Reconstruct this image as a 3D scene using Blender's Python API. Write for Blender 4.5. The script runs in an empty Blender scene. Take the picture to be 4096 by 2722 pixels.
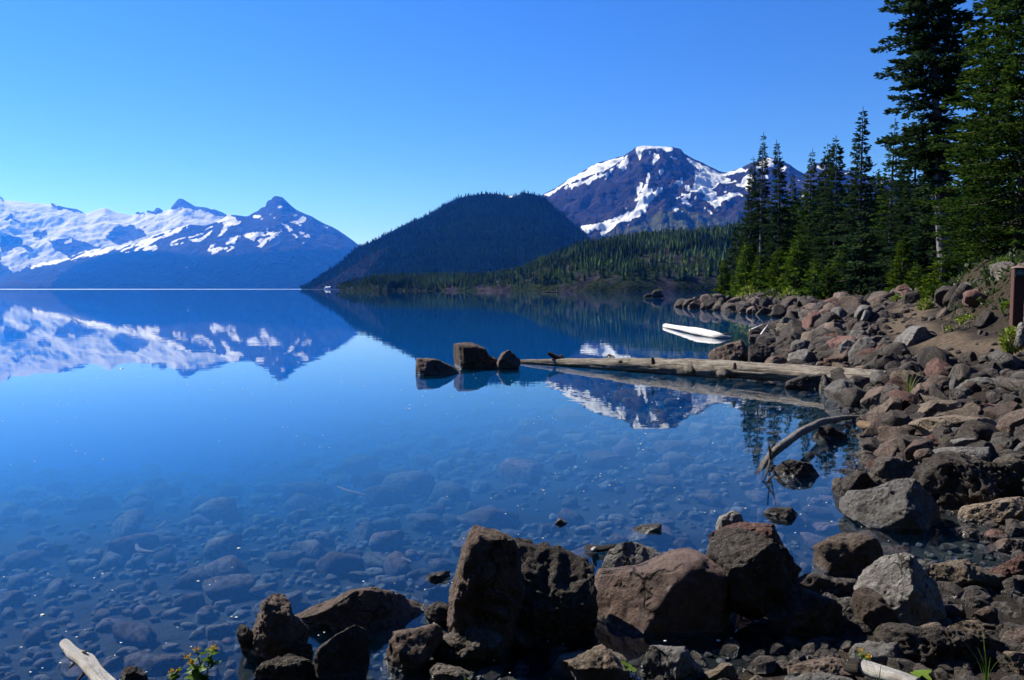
import bpy, bmesh, math, random
import numpy as np
from mathutils import Vector, Matrix

# ------------------------------------------------------------------ camera
W, H = 1024, 680
F = 28.0 / 36.0 * W                       # focal length in picture units
HORIZON = 288.8
PITCH = math.atan((340 - HORIZON) / F)
CAMZ = 1.8                                # eye height above the lake
scene = bpy.context.scene
cam_d = bpy.data.cameras.new('camera')
cam_d.lens = 28.0
cam_d.sensor_width = 36.0
cam_d.clip_start = 0.05
cam_d.clip_end = 60000
cam = bpy.data.objects.new('camera', cam_d)
scene.collection.objects.link(cam)
cam.location = (0, 0, CAMZ)
cam.rotation_euler = (math.pi / 2 - PITCH, 0, 0)
scene.camera = cam

# ------------------------------------------------------------------ sky and sun
SUN_AZ = math.radians(-58)                # left of the view direction (+Y)
SUN_EL = math.radians(45)
SUN = Vector((math.sin(SUN_AZ) * math.cos(SUN_EL), math.cos(SUN_AZ) * math.cos(SUN_EL), math.sin(SUN_EL)))
world = bpy.data.worlds.new('World')
scene.world = world
world.use_nodes = True
nt = world.node_tree
nt.nodes.clear()
sky = nt.nodes.new('ShaderNodeTexSky')
sky.sky_type = 'NISHITA'
sky.sun_disc = False
sky.sun_elevation = SUN_EL
sky.sun_rotation = SUN_AZ
sky.altitude = 1500
sky.air_density = 1.0
sky.dust_density = 0.05
sky.ozone_density = 2.5
hs = nt.nodes.new('ShaderNodeHueSaturation')
hs.inputs['Saturation'].default_value = 1.28
hs.inputs['Value'].default_value = 1.0
bg = nt.nodes.new('ShaderNodeBackground')
bg.inputs['Strength'].default_value = 0.050
wo = nt.nodes.new('ShaderNodeOutputWorld')
nt.links.new(sky.outputs[0], hs.inputs['Color'])
wb = nt.nodes.new('ShaderNodeMix')          # the camera's cool daylight balance, over the whole sky alike
wb.data_type = 'RGBA'; wb.blend_type = 'MULTIPLY'
wb.inputs[0].default_value = 1.0
wb.inputs[7].default_value = (0.93, 1.05, 1.60, 1)
nt.links.new(hs.outputs[0], wb.inputs[6])
nt.links.new(wb.outputs[2], bg.inputs[0])
nt.links.new(bg.outputs[0], wo.inputs[0])

sun_d = bpy.data.lights.new('sun', 'SUN')
sun_d.energy = 5.0
sun_d.angle = math.radians(0.53)
sun_d.color = (1.0, 0.96, 0.93)
sun_o = bpy.data.objects.new('sun', sun_d)
scene.collection.objects.link(sun_o)
sun_o.rotation_euler = SUN.to_track_quat('Z', 'Y').to_euler()

scene.view_settings.view_transform = 'Standard'
scene.view_settings.look = 'None'
scene.view_settings.exposure = 1.04
scene.view_settings.gamma = 1.0
scene.view_settings.use_curve_mapping = False
scene.render.engine = 'CYCLES'
cy = scene.cycles
cy.use_denoising = True
cy.max_bounces = 6
cy.diffuse_bounces = 2
cy.glossy_bounces = 3
cy.transmission_bounces = 3
cy.transparent_max_bounces = 8
cy.volume_bounces = 0
cy.use_adaptive_sampling = True
cy.adaptive_threshold = 0.015
cy.sample_clamp_indirect = 4.0
cy.caustics_reflective = False
cy.caustics_refractive = False

COL = scene.collection

# ------------------------------------------------------------------ helpers
def ray(u, v):
    """direction through a picture point (1024 x 680 units), world axes"""
    dx = (u - 512) / F
    dy = (340 - v) / F
    c, s = math.cos(PITCH), math.sin(PITCH)
    return np.array([dx, c + dy * s, -s + dy * c])

def at_y(u, v, D):
    d = ray(u, v)
    return np.array([0, 0, CAMZ]) + d * (D / d[1])

def at_z(u, v, z=0.0):
    d = ray(u, v)
    return np.array([0, 0, CAMZ]) + d * ((z - CAMZ) / d[2])

def project(P):
    """world points (N,3) -> picture u, v"""
    c, s = math.cos(PITCH), math.sin(PITCH)
    x = P[:, 0]; y = P[:, 1]; z = P[:, 2] - CAMZ
    fw = y * c - z * s
    up = y * s + z * c
    fw = np.maximum(fw, 1e-6)
    return 512 + F * x / fw, 340 - F * up / fw

# crops of the photograph that outlines were read from: name -> (u0, v0, scale)
CROPS = {'P': (0, 0, 2.3037), 'c1': (0, 175, 6.5104), 'c2': (287.5, 125, 5.1027), 'c3': (725, 75, 6.2709),
         'c5': (687.5, 275, 6.9688), 'c6': (725, 475, 7.6288), 'c7': (375, 487.5, 5.9), 'c8': (0, 475, 5.2444),
         'z2': (525, 137.5, 9.44), 'z3': (850, 275, 12.546), 'z4': (675, 275, 11.8), 'z5': (875, 375, 11.403),
         'z6': (625, 275, 18.88), 'z8': (725, 400, 11.405), 'l4': (410, 340, 18.88), 'l3': (512.5, 345, 10.489),
         'b6': (825, 640, 11.859), 't7': (720, 125, 8.363)}
def cv(crop, pts):
    u0, v0, s = CROPS[crop]
    return [(u0 + x / s, v0 + y / s) for x, y in pts]

_prim = [np.uint32(x) for x in (374761393, 668265263, 2147483647, 1274126177)]
def _hash(ix, iy, iz, seed):
    h = (ix.astype(np.uint32) * np.uint32(374761393) + iy.astype(np.uint32) * np.uint32(668265263)
         + iz.astype(np.uint32) * np.uint32(2246822519) + np.uint32((seed * 974711 + 12345) & 0xffffffff))
    h = (h ^ (h >> np.uint32(13))) * np.uint32(1274126177)
    h = h ^ (h >> np.uint32(16))
    return h.astype(np.float64) / 4294967295.0

def vnoise(P, seed=0):
    """value noise in -1..1 for points (N,3)"""
    with np.errstate(over='ignore'):
        fl = np.floor(P)
        fr = P - fl
        i = fl.astype(np.int64)
        t = fr * fr * fr * (fr * (fr * 6 - 15) + 10)
        out = np.zeros(len(P))
        for dx in (0, 1):
            wx = t[:, 0] if dx else 1 - t[:, 0]
            for dy in (0, 1):
                wy = t[:, 1] if dy else 1 - t[:, 1]
                for dz in (0, 1):
                    wz = t[:, 2] if dz else 1 - t[:, 2]
                    out += wx * wy * wz * _hash(i[:, 0] + dx, i[:, 1] + dy, i[:, 2] + dz, seed)
        return out * 2 - 1

def fbm(P, octaves=4, seed=0, gain=0.5, lac=2.03):
    a = 1.0; out = np.zeros(len(P)); tot = 0
    Q = np.array(P, dtype=float)
    for o in range(octaves):
        out += a * vnoise(Q, seed + o * 17)
        tot += a
        a *= gain
        Q = Q * lac + 3.71
    return out / tot

def ridged(P, octaves=4, seed=0, gain=0.5, lac=2.03):
    a = 1.0; out = np.zeros(len(P)); tot = 0
    Q = np.array(P, dtype=float)
    for o in range(octaves):
        out += a * (1 - 2 * np.abs(vnoise(Q, seed + o * 17)))
        tot += a
        a *= gain
        Q = Q * lac + 5.13
    return out / tot

def in_poly(u, v, poly):
    n = len(poly)
    inside = np.zeros(len(u), bool)
    j = n - 1
    for i in range(n):
        xi, yi = poly[i]; xj, yj = poly[j]
        if yi != yj:
            c = ((yi > v) != (yj > v)) & (u < (xj - xi) * (v - yi) / (yj - yi) + xi)
            inside ^= c
        j = i
    return inside

def make_mesh(name, V, faces, mat=None, smooth=True, attrs=None):
    """V (N,3); faces: (M,3) or (M,4) int array, or a list of such arrays"""
    if not isinstance(faces, list):
        faces = [faces]
    faces = [np.asarray(f, dtype=np.int32) for f in faces if len(f)]
    me = bpy.data.meshes.new(name)
    me.vertices.add(len(V))
    me.vertices.foreach_set('co', np.asarray(V, dtype=np.float32).ravel())
    nl = sum(f.size for f in faces)
    npoly = sum(len(f) for f in faces)
    me.loops.add(nl)
    me.loops.foreach_set('vertex_index', np.concatenate([f.ravel() for f in faces]))
    me.polygons.add(npoly)
    tot = np.concatenate([np.full(len(f), f.shape[1], np.int32) for f in faces])
    start = np.concatenate([[0], np.cumsum(tot)[:-1]]).astype(np.int32)
    me.polygons.foreach_set('loop_start', start)
    me.polygons.foreach_set('use_smooth', np.full(npoly, smooth, bool))
    if attrs:
        for k, a in attrs.items():
            at = me.attributes.new(k, 'FLOAT', 'POINT')
            at.data.foreach_set('value', np.asarray(a, dtype=np.float32))
    me.update(calc_edges=True)
    if mat is not None:
        me.materials.append(mat)
    return me

def link(name, me, parent=None, loc=None):
    o = bpy.data.objects.new(name, me)
    COL.objects.link(o)
    if loc is not None:
        o.location = loc
    if parent is not None:
        o.parent = parent
    return o

def tag(o, label=None, category=None, group=None, kind=None):
    if label: o['label'] = label
    if category: o['category'] = category
    if group: o['group'] = group
    if kind: o['kind'] = kind
    return o

def empty(name, loc=(0, 0, 0)):
    o = bpy.data.objects.new(name, None)
    o.empty_display_size = 0.1
    COL.objects.link(o)
    o.location = loc
    return o

def grid_faces(nu, nv):
    i = np.arange((nu - 1) * (nv - 1))
    a = (i // (nv - 1)) * nv + i % (nv - 1)
    return np.stack([a, a + nv, a + nv + 1, a + 1], 1)

def smoothstep(a, b, x):
    t = np.clip((x - a) / (b - a), 0, 1)
    return t * t * (3 - 2 * t)

# node helper
class NT:
    def __init__(self, name):
        self.m = bpy.data.materials.new(name)
        self.m.use_nodes = True
        self.t = self.m.node_tree
        self.t.nodes.clear()
        self.out = self.n('OutputMaterial')
    def n(self, kind, **kw):
        nd = self.t.nodes.new('ShaderNode' + kind)
        for k, v in kw.items():
            setattr(nd, k, v)
        return nd
    def put(self, sock, val):
        if isinstance(val, bpy.types.NodeSocket):
            self.t.links.new(val, sock)
        elif val is not None:
            if sock.type == 'RGBA' and len(val) == 3:
                val = (*val, 1)
            sock.default_value = val
    def noise(self, scale, detail=4, rough=0.55, vec=None, dist=0.0):
        nd = self.n('TexNoise')
        nd.inputs['Scale'].default_value = scale
        nd.inputs['Detail'].default_value = detail
        nd.inputs['Roughness'].default_value = rough
        nd.inputs['Distortion'].default_value = dist
        self.put(nd.inputs['Vector'], vec)
        return nd.outputs['Fac']
    def voronoi(self, scale, vec=None, feature='F1', out='Distance'):
        nd = self.n('TexVoronoi', feature=feature)
        nd.inputs['Scale'].default_value = scale
        self.put(nd.inputs['Vector'], vec)
        return nd.outputs[out]
    def math(self, op, a, b=0.0, clamp=False):
        nd = self.n('Math', operation=op, use_clamp=clamp)
        self.put(nd.inputs[0], a); self.put(nd.inputs[1], b)
        return nd.outputs[0]
    def ramp(self, x, lo, hi, tlo=0.0, thi=1.0, smooth=True):
        nd = self.n('MapRange', interpolation_type='SMOOTHSTEP' if smooth else 'LINEAR')
        self.put(nd.inputs[0], x)
        for k, v in ((1, lo), (2, hi), (3, tlo), (4, thi)):
            self.put(nd.inputs[k], v)
        return nd.outputs[0]
    def mix(self, f, a, b, blend='MIX'):
        nd = self.n('Mix', data_type='RGBA', blend_type=blend)
        self.put(nd.inputs[0], f)
        self.put(nd.inputs[6], a); self.put(nd.inputs[7], b)
        return nd.outputs[2]
    def attr(self, name, out='Fac'):
        nd = self.n('Attribute'); nd.attribute_name = name
        return nd.outputs[out]
    def coord(self, which='Object'):
        return self.n('TexCoord').outputs[which]
    def mapping(self, vec, scale=(1, 1, 1), loc=(0, 0, 0), rot=(0, 0, 0)):
        nd = self.n('Mapping')
        self.put(nd.inputs['Vector'], vec)
        self.put(nd.inputs['Location'], loc)
        nd.inputs['Scale'].default_value = scale
        nd.inputs['Rotation'].default_value = rot
        return nd.outputs[0]
    def pos(self):
        return self.n('NewGeometry').outputs['Position']
    def sep(self, v):
        nd = self.n('SeparateXYZ'); self.put(nd.inputs[0], v); return nd.outputs
    def bump(self, h, strength=0.5, dist=0.02, nrm=None):
        nd = self.n('Bump')
        self.put(nd.inputs['Strength'], strength)
        nd.inputs['Distance'].default_value = dist
        self.put(nd.inputs['Height'], h)
        if nrm is not None: self.put(nd.inputs['Normal'], nrm)
        return nd.outputs[0]
    def bsdf(self, color, rough=0.8, normal=None, spec=0.3, **kw):
        nd = self.n('BsdfPrincipled')
        self.put(nd.inputs['Base Color'], color)
        self.put(nd.inputs['Roughness'], rough)
        self.put(nd.inputs['Specular IOR Level'], spec)
        if normal is not None: self.put(nd.inputs['Normal'], normal)
        for k, v in kw.items(): self.put(nd.inputs[k], v)
        self.put(self.out.inputs['Surface'], nd.outputs[0])
        return nd

# ------------------------------------------------------------------ shore and lake bed
SHORE = np.array([(-60, 0.5), (-30, 1.2), (-8, 2.2), (-2.2, 2.9), (-0.3, 3.3), (0.7, 3.5), (1.45, 3.75), (1.9, 4.5),
                  (3.05, 4.75), (3.75, 5.4), (3.6, 6.2), (3.4, 7.4), (4.0, 8.3), (4.6, 9.3), (5.0, 11), (5.6, 12.6), (6.0, 15),
                  (6.3, 18), (7.2, 21), (8.2, 26), (10, 31), (12.5, 36), (16.5, 42), (17.8, 47), (17.6, 60), (17.2, 78),
                  (22, 92), (40, 112), (90, 150), (260, 270), (600, 420)], float)
LAND = [tuple(p) for p in SHORE] + [(900, 200), (900, -60), (-60, -60)]

def shore_dist(x, y):
    """signed distance to the water's edge, positive on land"""
    best = np.full(len(x), 1e9)
    for (ax, ay), (bx, by) in zip(SHORE[:-1], SHORE[1:]):
        ex, ey = bx - ax, by - ay
        t = np.clip(((x - ax) * ex + (y - ay) * ey) / (ex * ex + ey * ey), 0, 1)
        best = np.minimum(best, (x - ax - t * ex) ** 2 + (y - ay - t * ey) ** 2)
    s = np.sqrt(best)
    return np.where(in_poly(x, y, LAND), s, -s)

def ground_z(x, y, detail=True):
    x = np.atleast_1d(np.asarray(x, float)); y = np.atleast_1d(np.asarray(y, float))
    s = shore_dist(x, y)
    sl = np.maximum(s, 0)
    land = (0.85 * (1 - np.exp(-sl / 2.2)) + 0.13 * np.minimum(sl, 14) + 0.05 * np.clip(sl - 14, 0, 120))
    near = smoothstep(6.0, 13.5, y)
    land = land * (0.20 + 0.80 * near)
    land = land * (1 - 0.35 * smoothstep(40, 60, y) * (sl < 12))
    sp = np.interp(y, [9, 15, 19, 22, 28], [2.2, 2.1, 2.5, 3.5, 4.8])
    land = land + 0.95 * smoothstep(0.75, 2.6, s - sp) * smoothstep(9.0, 12.5, y) * smoothstep(40, 30, y)      # bank above the path
    w = np.maximum(-s, 0)
    bed = -(0.07 * (1 - np.exp(-w / 0.35)) + 0.030 * w + 0.0085 * np.minimum(w, 60) ** 2)
    bed = np.maximum(bed, -22.0 - 0.0 * w)
    z = np.where(s > 0, land, bed)
    if detail:
        P = np.stack([x, y, np.zeros_like(x)], 1)
        r = np.hypot(x, y)
        amp = np.where(s > 0, 0.06, 0.03) * np.clip(np.abs(s) / 0.4, 0.2, 1)
        z = z + amp * fbm(P * 1.3, 3, 5) * (r < 200) + np.where(s > 6, 0.35 * fbm(P * 0.12, 3, 9), 0)
    return z

def gz(x, y):
    return float(ground_z(x, y)[0])

def at_ground(u, v, dmax=150.0):
    """first point of the land or the lake's surface along a picture ray"""
    d = ray(u, v)
    t = np.geomspace(1.5, dmax, 500)
    P = np.array([0, 0, CAMZ])[None] + d[None] * t[:, None]
    g = np.maximum(ground_z(P[:, 0], P[:, 1], False), 0.0)
    k = np.nonzero(P[:, 2] <= g)[0]
    if len(k) == 0:
        return P[-1]
    return P[k[0]]

def mat_ground():
    m = NT('shore_ground')
    p = m.pos()
    n1 = m.noise(0.9, 6, 0.6, p)
    n2 = m.noise(14, 6, 0.65, p)
    n3 = m.noise(70, 4, 0.7, p)
    dirt = m.mix(m.ramp(n1, 0.35, 0.65), (0.020, 0.016, 0.013), (0.052, 0.040, 0.031))
    dirt = m.mix(m.ramp(n2, 0.3, 0.7), m.mix(0.55, dirt, (0.03, 0.022, 0.016)), dirt)
    path = m.mix(m.ramp(n2, 0.3, 0.7), (0.065, 0.047, 0.032), (0.175, 0.132, 0.090))
    c = m.mix(m.attr('path'), dirt, path)
    duff = m.mix(m.ramp(n2, 0.35, 0.65), (0.022, 0.016, 0.010), (0.060, 0.046, 0.024))
    c = m.mix(m.attr('duff'), c, duff)
    silt_gap_shade = m.mix(m.ramp(m.noise(0.8, 5, 0.6, p), 0.42, 0.62), (0.008, 0.008, 0.008), (0.034, 0.032, 0.029))  # near-black is painted shade between the stones, paler patches are silt
    c = m.mix(m.attr('wet'), c, silt_gap_shade)
    b = m.bump(m.math('ADD', n2, m.math('MULTIPLY', n3, 0.4)), 1.0, 0.10)
    m.bsdf(c, 0.95, b, 0.15)
    return m.m

def build_ground():
    nr = 330
    ang = np.radians(np.concatenate([np.linspace(-180, -37, 60, endpoint=False), np.linspace(-37, 37, 270), np.linspace(37.4, 180, 60)]))
    nu = len(ang)
    r = np.concatenate([np.linspace(0.02, 1.2, 10, endpoint=False), np.geomspace(1.2, 220, nr - 30), np.geomspace(250, 16000, 20)])
    nr = len(r)
    A, R = np.meshgrid(ang, r, indexing='ij')
    x = (np.sin(A) * R).ravel(); y = (np.cos(A) * R).ravel()
    z = ground_z(x, y)
    s = shore_dist(x, y)
    # the worn foot path runs up the shore behind the boulders
    pathline = [tuple(at_ground(*p)[:2]) for p in cv('z3', [(2183, 960), (1750, 900), (1300, 900), (1100, 840), (640, 660), (700, 560), (760, 490)])]
    pathline = pathline + [(pathline[-1][0] + 3, pathline[-1][1] + 6)]
    pd = np.full(len(x), 1e9)
    for (ax, ay), (bx, by) in zip(pathline[:-1], pathline[1:]):
        ex, ey = bx - ax, by - ay
        t = np.clip(((x - ax) * ex + (y - ay) * ey) / (ex * ex + ey * ey + 1e-9), 0, 1)
        pd = np.minimum(pd, np.hypot(x - ax - t * ex, y - ay - t * ey))
    P = np.stack([x, y, z * 0], 1)
    path = smoothstep(0.62, 0.28, pd + 0.3 * fbm(P * 2, 3, 31)) * (s > 0.3)
    spx = np.interp(y, [9, 15, 19, 22, 28], [2.2, 2.1, 2.5, 3.5, 4.8])
    duff = smoothstep(0.5, 1.6, s - spx + 0.7 * fbm(P * 0.9, 3, 33)) * (1 - path)
    wet = smoothstep(0.05, -0.05, s)
    me = make_mesh('ground', np.stack([x, y, z], 1), grid_faces(nu, nr)[:, ::-1], mat_ground(), True,
                   {'path': path, 'duff': duff, 'wet': wet})
    tag(link('ground', me), kind='structure')
    return pathline
PATHLINE = build_ground()

# ------------------------------------------------------------------ the lake
def mat_water():
    m = NT('lake_water')
    p = m.pos()
    # long, low ripples, finer close by; wind-ruffled streaks far out
    n1 = m.noise(1.0, 2, 0.5, m.mapping(p, (0.55, 0.9, 1)))
    n2 = m.noise(1.0, 2, 0.5, m.mapping(p, (2.2, 4.5, 1)))
    h = m.math('ADD', m.math('MULTIPLY', n1, 1.0), m.math('MULTIPLY', n2, 0.22))
    calm = m.ramp(m.noise(1.0, 3, 0.5, m.mapping(p, (0.02, 0.05, 1))), 0.35, 0.65, 0.25, 1.0)
    b = m.bump(h, m.math('MULTIPLY', calm, 0.055), 0.055)
    # how much the surface mirrors at each angle, alike from above and from below
    geo = m.n('NewGeometry')
    dt = m.n('VectorMath', operation='DOT_PRODUCT'); m.put(dt.inputs[0], b); m.put(dt.inputs[1], geo.outputs['Incoming'])
    co = m.math('ABSOLUTE', dt.outputs['Value'])
    fres = m.math('ADD', 0.02, m.math('MULTIPLY', 0.98, m.math('POWER', m.math('SUBTRACT', 1.0, co, True), 5.2)))
    y = m.sep(p)[1]
    far = m.ramp(y, 1500, 2600)
    rough = m.math('ADD', 0.004, m.math('MULTIPLY', far, 0.24))
    gl = m.n('BsdfGlossy'); m.put(gl.inputs['Roughness'], rough); m.put(gl.inputs['Normal'], b)
    m.put(gl.inputs['Color'], (0.97, 0.98, 1.0))
    tr = m.n('BsdfTransparent'); m.put(tr.inputs['Color'], (0.90, 0.95, 1.0))
    mx = m.n('MixShader')
    m.put(mx.inputs[0], fres); m.put(mx.inputs[1], tr.outputs[0]); m.put(mx.inputs[2], gl.outputs[0])
    m.put(m.out.inputs['Surface'], mx.outputs[0])
    # clear glacial water: red goes first, a little blue comes back
    va = m.n('VolumeAbsorption'); m.put(va.inputs['Color'], (0.0, 0.64, 0.86)); m.put(va.inputs['Density'], 0.72)
    vs = m.n('VolumeScatter'); m.put(vs.inputs['Color'], (0.0, 0.40, 1.0)); m.put(vs.inputs['Density'], 0.125); m.put(vs.inputs['Anisotropy'], 0.4)
    ad = m.n('AddShader'); m.put(ad.inputs[0], va.outputs[0]); m.put(ad.inputs[1], vs.outputs[0])
    m.put(m.out.inputs['Volume'], ad.outputs[0])
    return m.m

def build_water():
    X0, X1, Y0, Y1, B = -15000, 15000, -200, 16300, -40
    V = np.array([(X0, Y0, 0), (X1, Y0, 0), (X1, Y1, 0), (X0, Y1, 0), (X0, Y0, B), (X1, Y0, B), (X1, Y1, B), (X0, Y1, B)], float)
    Fq = np.array([(0, 1, 2, 3), (7, 6, 5, 4), (0, 4, 5, 1), (1, 5, 6, 2), (2, 6, 7, 3), (3, 7, 4, 0)])
    me = make_mesh('lake_water', V, Fq, mat_water(), False)
    tag(link('lake_water', me), kind='structure')
build_water()

# ------------------------------------------------------------------ mountains
def mat_mountain(name, rock_a, rock_b, forest_a, forest_b, snow=(0.52, 0.54, 0.57), scale=1.0, meadow=(0.045, 0.05, 0.02), fray=1.45):
    m = NT(name)
    p = m.pos()
    n1 = m.noise(0.006 * scale, 6, 0.62, p)
    n2 = m.noise(0.03 * scale, 6, 0.65, p)
    n3 = m.noise(0.012 * scale, 5, 0.6, m.mapping(p, (1, 1, 0.25)))
    rock = m.mix(m.ramp(n1, 0.35, 0.65), rock_a, rock_b)
    rock = m.mix(m.ramp(n2, 0.3, 0.7), m.mix(0.45, rock, (0.02, 0.018, 0.018)), rock)
    fo = m.mix(m.ramp(n2, 0.35, 0.65), forest_a, forest_b)
    c = m.mix(m.attr('forest'), rock, fo)
    c = m.mix(m.attr('meadow'), c, m.mix(m.ramp(n2, 0.35, 0.65), meadow, (0.07, 0.075, 0.03)))
    edge = m.math('ADD', m.attr('snow'), m.math('MULTIPLY', m.math('SUBTRACT', m.noise(0.045 * scale, 7, 0.72, m.mapping(p, (1, 1, 0.6))), 0.5), fray))
    sm = m.ramp(edge, 0.46, 0.54)
    sc = m.mix(m.ramp(n3, 0.3, 0.7), tuple(x * 0.80 for x in snow), snow)
    c = m.mix(sm, c, sc)
    bs = m.math('SUBTRACT', 1.0, m.math('MULTIPLY', sm, 0.75))
    b = m.bump(m.math('ADD', n2, m.math('MULTIPLY', n1, 1.5)), bs, 34.0 / scale)
    m.bsdf(c, 1.0, b, 0.0)
    return m.m

def make_range(name, sil, dr, df, mat, nu, nv, prof=1.0, rough=0.05, noise_scale=0.002, snow=(), snowfun=None,
               forestfun=None, meadowfun=None, rocks=(), base_snow=0.0, seed=0, back=0.35, ridge_w=0.55, zfoot=-3.0, jitter=1.0,
               fine=0.0, warp=2.0, soft=1.5, wfreq=0.16, streak=None):
    """a mountain as a height field: crest line `sil` (u, v) at distance dr, foot at distance df"""
    su = np.array([p[0] for p in sil]); sv = np.array([p[1] for p in sil])
    o = np.argsort(su); su, sv = su[o], sv[o]
    u = np.linspace(su[0], su[-1], nu)
    v = np.interp(u, su, sv)
    Dr = np.interp(u, su, [dr(x) for x in su]) if callable(dr) else np.full(nu, float(dr))
    Df = np.interp(u, su, [df(x) for x in su]) if callable(df) else np.full(nu, float(df))
    ridge = np.array([at_y(a, b, d) for a, b, d in zip(u, v, Dr)])
    t = np.concatenate([np.linspace(0, 1, nv), 1 + np.linspace(0, back, max(6, nv // 6))[1:]])
    nt_ = len(t)
    T = np.tile(t, (nu, 1))
    D = Df[:, None] + (Dr - Df)[:, None] * T
    az = ridge[:, 0] / ridge[:, 1]
    X = az[:, None] * D
    p = prof(u) if callable(prof) else np.full(nu, float(prof))
    up = np.clip(T, 0, 1) ** p[:, None]
    zr = ridge[:, 2]
    # lower down the crest's teeth fade into broad slopes
    def blur(a, sg):
        k = np.exp(-0.5 * (np.arange(-3 * sg, 3 * sg + 1) / sg) ** 2); k /= k.sum()
        pad = np.concatenate([np.full(3 * sg, a[0]), a, np.full(3 * sg, a[-1])])
        return np.convolve(pad, k, 'valid')
    pxs = nu / (u[-1] - u[0])
    zs = [zr] + [blur(zr, max(1, int(round(q * pxs)))) for q in (3, 9, 24)]
    Tc = np.clip(T, 0, 1)
    w1 = smoothstep(0.90, 1.0, Tc); w2 = smoothstep(0.72, 0.94, Tc); w3 = smoothstep(0.40, 0.80, Tc)
    zz = zs[3][:, None] * (1 - w3) + zs[2][:, None] * w3
    zz = zz * (1 - w2) + zs[1][:, None] * w2
    zz = zz * (1 - w1) + zs[0][:, None] * w1
    zz = np.where(T > 1, zr[:, None], zz)
    Z = zfoot + (zz - zfoot) * up
    over = np.clip(T - 1, 0, None)
    Z = Z - (zr[:, None] - zfoot) * over * 1.3
    P = np.stack([X.ravel(), D.ravel(), np.zeros(X.size)], 1)
    Q = P * noise_scale
    wq = np.stack([fbm(Q * 0.9 + 7, 3, seed + 3), fbm(Q * 0.9 + 11, 3, seed + 4), np.zeros(len(Q))], 1)
    nz = ridged(Q + 0.5 * wq, 6, seed, 0.55) * 0.6 + 0.4 * fbm(Q * 1.7, 5, seed + 8)
    env = (np.sin(np.clip(T, 0, 1) * math.pi) ** ridge_w).ravel()
    hgt = (zr - zfoot)[:, None] * np.ones_like(T)
    Zf = Z.ravel() + nz * env * rough * hgt.ravel()
    if fine:
        Zf += fine * hgt.ravel() * fbm(Q * 9, 4, seed + 21) * np.clip(env * 1.5, 0.15, 1)
    V = np.stack([X.ravel(), D.ravel(), Zf], 1)
    pu, pv = project(V)
    # ragged lookup for everything that lies on the slope
    fq = np.stack([pu, pv, np.zeros_like(pu)], 1)
    ju = pu + warp * fbm(fq * wfreq, 4, seed + 40, 0.6)
    jv = pv + warp * 0.7 * fbm(fq * wfreq, 4, seed + 41, 0.6)
    sn = np.full(len(V), float(base_snow))
    for poly in rocks:
        sn[in_poly(ju, jv, poly)] = 0.0
    for poly in snow:
        sn[in_poly(ju, jv, poly)] = 1.0
    if streak is not None:                           # snow lies in streaks along the ledges
        ca, sa = math.cos(streak[0]), math.sin(streak[0])
        q2 = np.stack([(pu * ca - pv * sa) * streak[1], (pu * sa + pv * ca) * streak[2], pu * 0], 1)
        st = fbm(q2, 4, seed + 55, 0.6) + 0.25 * nz
        sn = np.where((sn > 0.5) & (st < streak[3]), 0.0, sn)
    if snowfun is not None:
        sn = snowfun(ju, jv, V, sn, nz)
    fo = np.zeros(len(V)) if forestfun is None else forestfun(ju, jv, V, nz)
    md = np.zeros(len(V)) if meadowfun is None else meadowfun(ju, jv, V, nz)
    sn[(T > 1.02).ravel() & (sn < 0.5)] = base_snow
    # soften the mask so that fine noise can fray every edge
    G = sn.reshape(nu, nt_)
    ker = np.exp(-0.5 * (np.arange(-4, 5) / soft) ** 2); ker /= ker.sum()
    G = np.apply_along_axis(lambda a: np.convolve(np.pad(a, 4, 'edge'), ker, 'valid'), 0, G)
    G = np.apply_along_axis(lambda a: np.convolve(np.pad(a, 4, 'edge'), ker, 'valid'), 1, G)
    sn = G.ravel()
    me = make_mesh(name, V, grid_faces(nu, nt_), mat, True, {'snow': sn, 'forest': fo, 'meadow': md})
    o = tag(link(name, me), kind='structure')
    def height(uu, tt):
        """surface point for a picture column and a fraction of the way up"""
        iu = np.clip(np.round((uu - u[0]) / (u[-1] - u[0]) * (nu - 1)).astype(int), 0, nu - 1)
        it = np.clip(np.searchsorted(t, tt), 0, nt_ - 1)
        return V[iu * nt_ + it], pu[iu * nt_ + it], pv[iu * nt_ + it], fo[iu * nt_ + it], sn[iu * nt_ + it]
    return o, height

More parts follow.
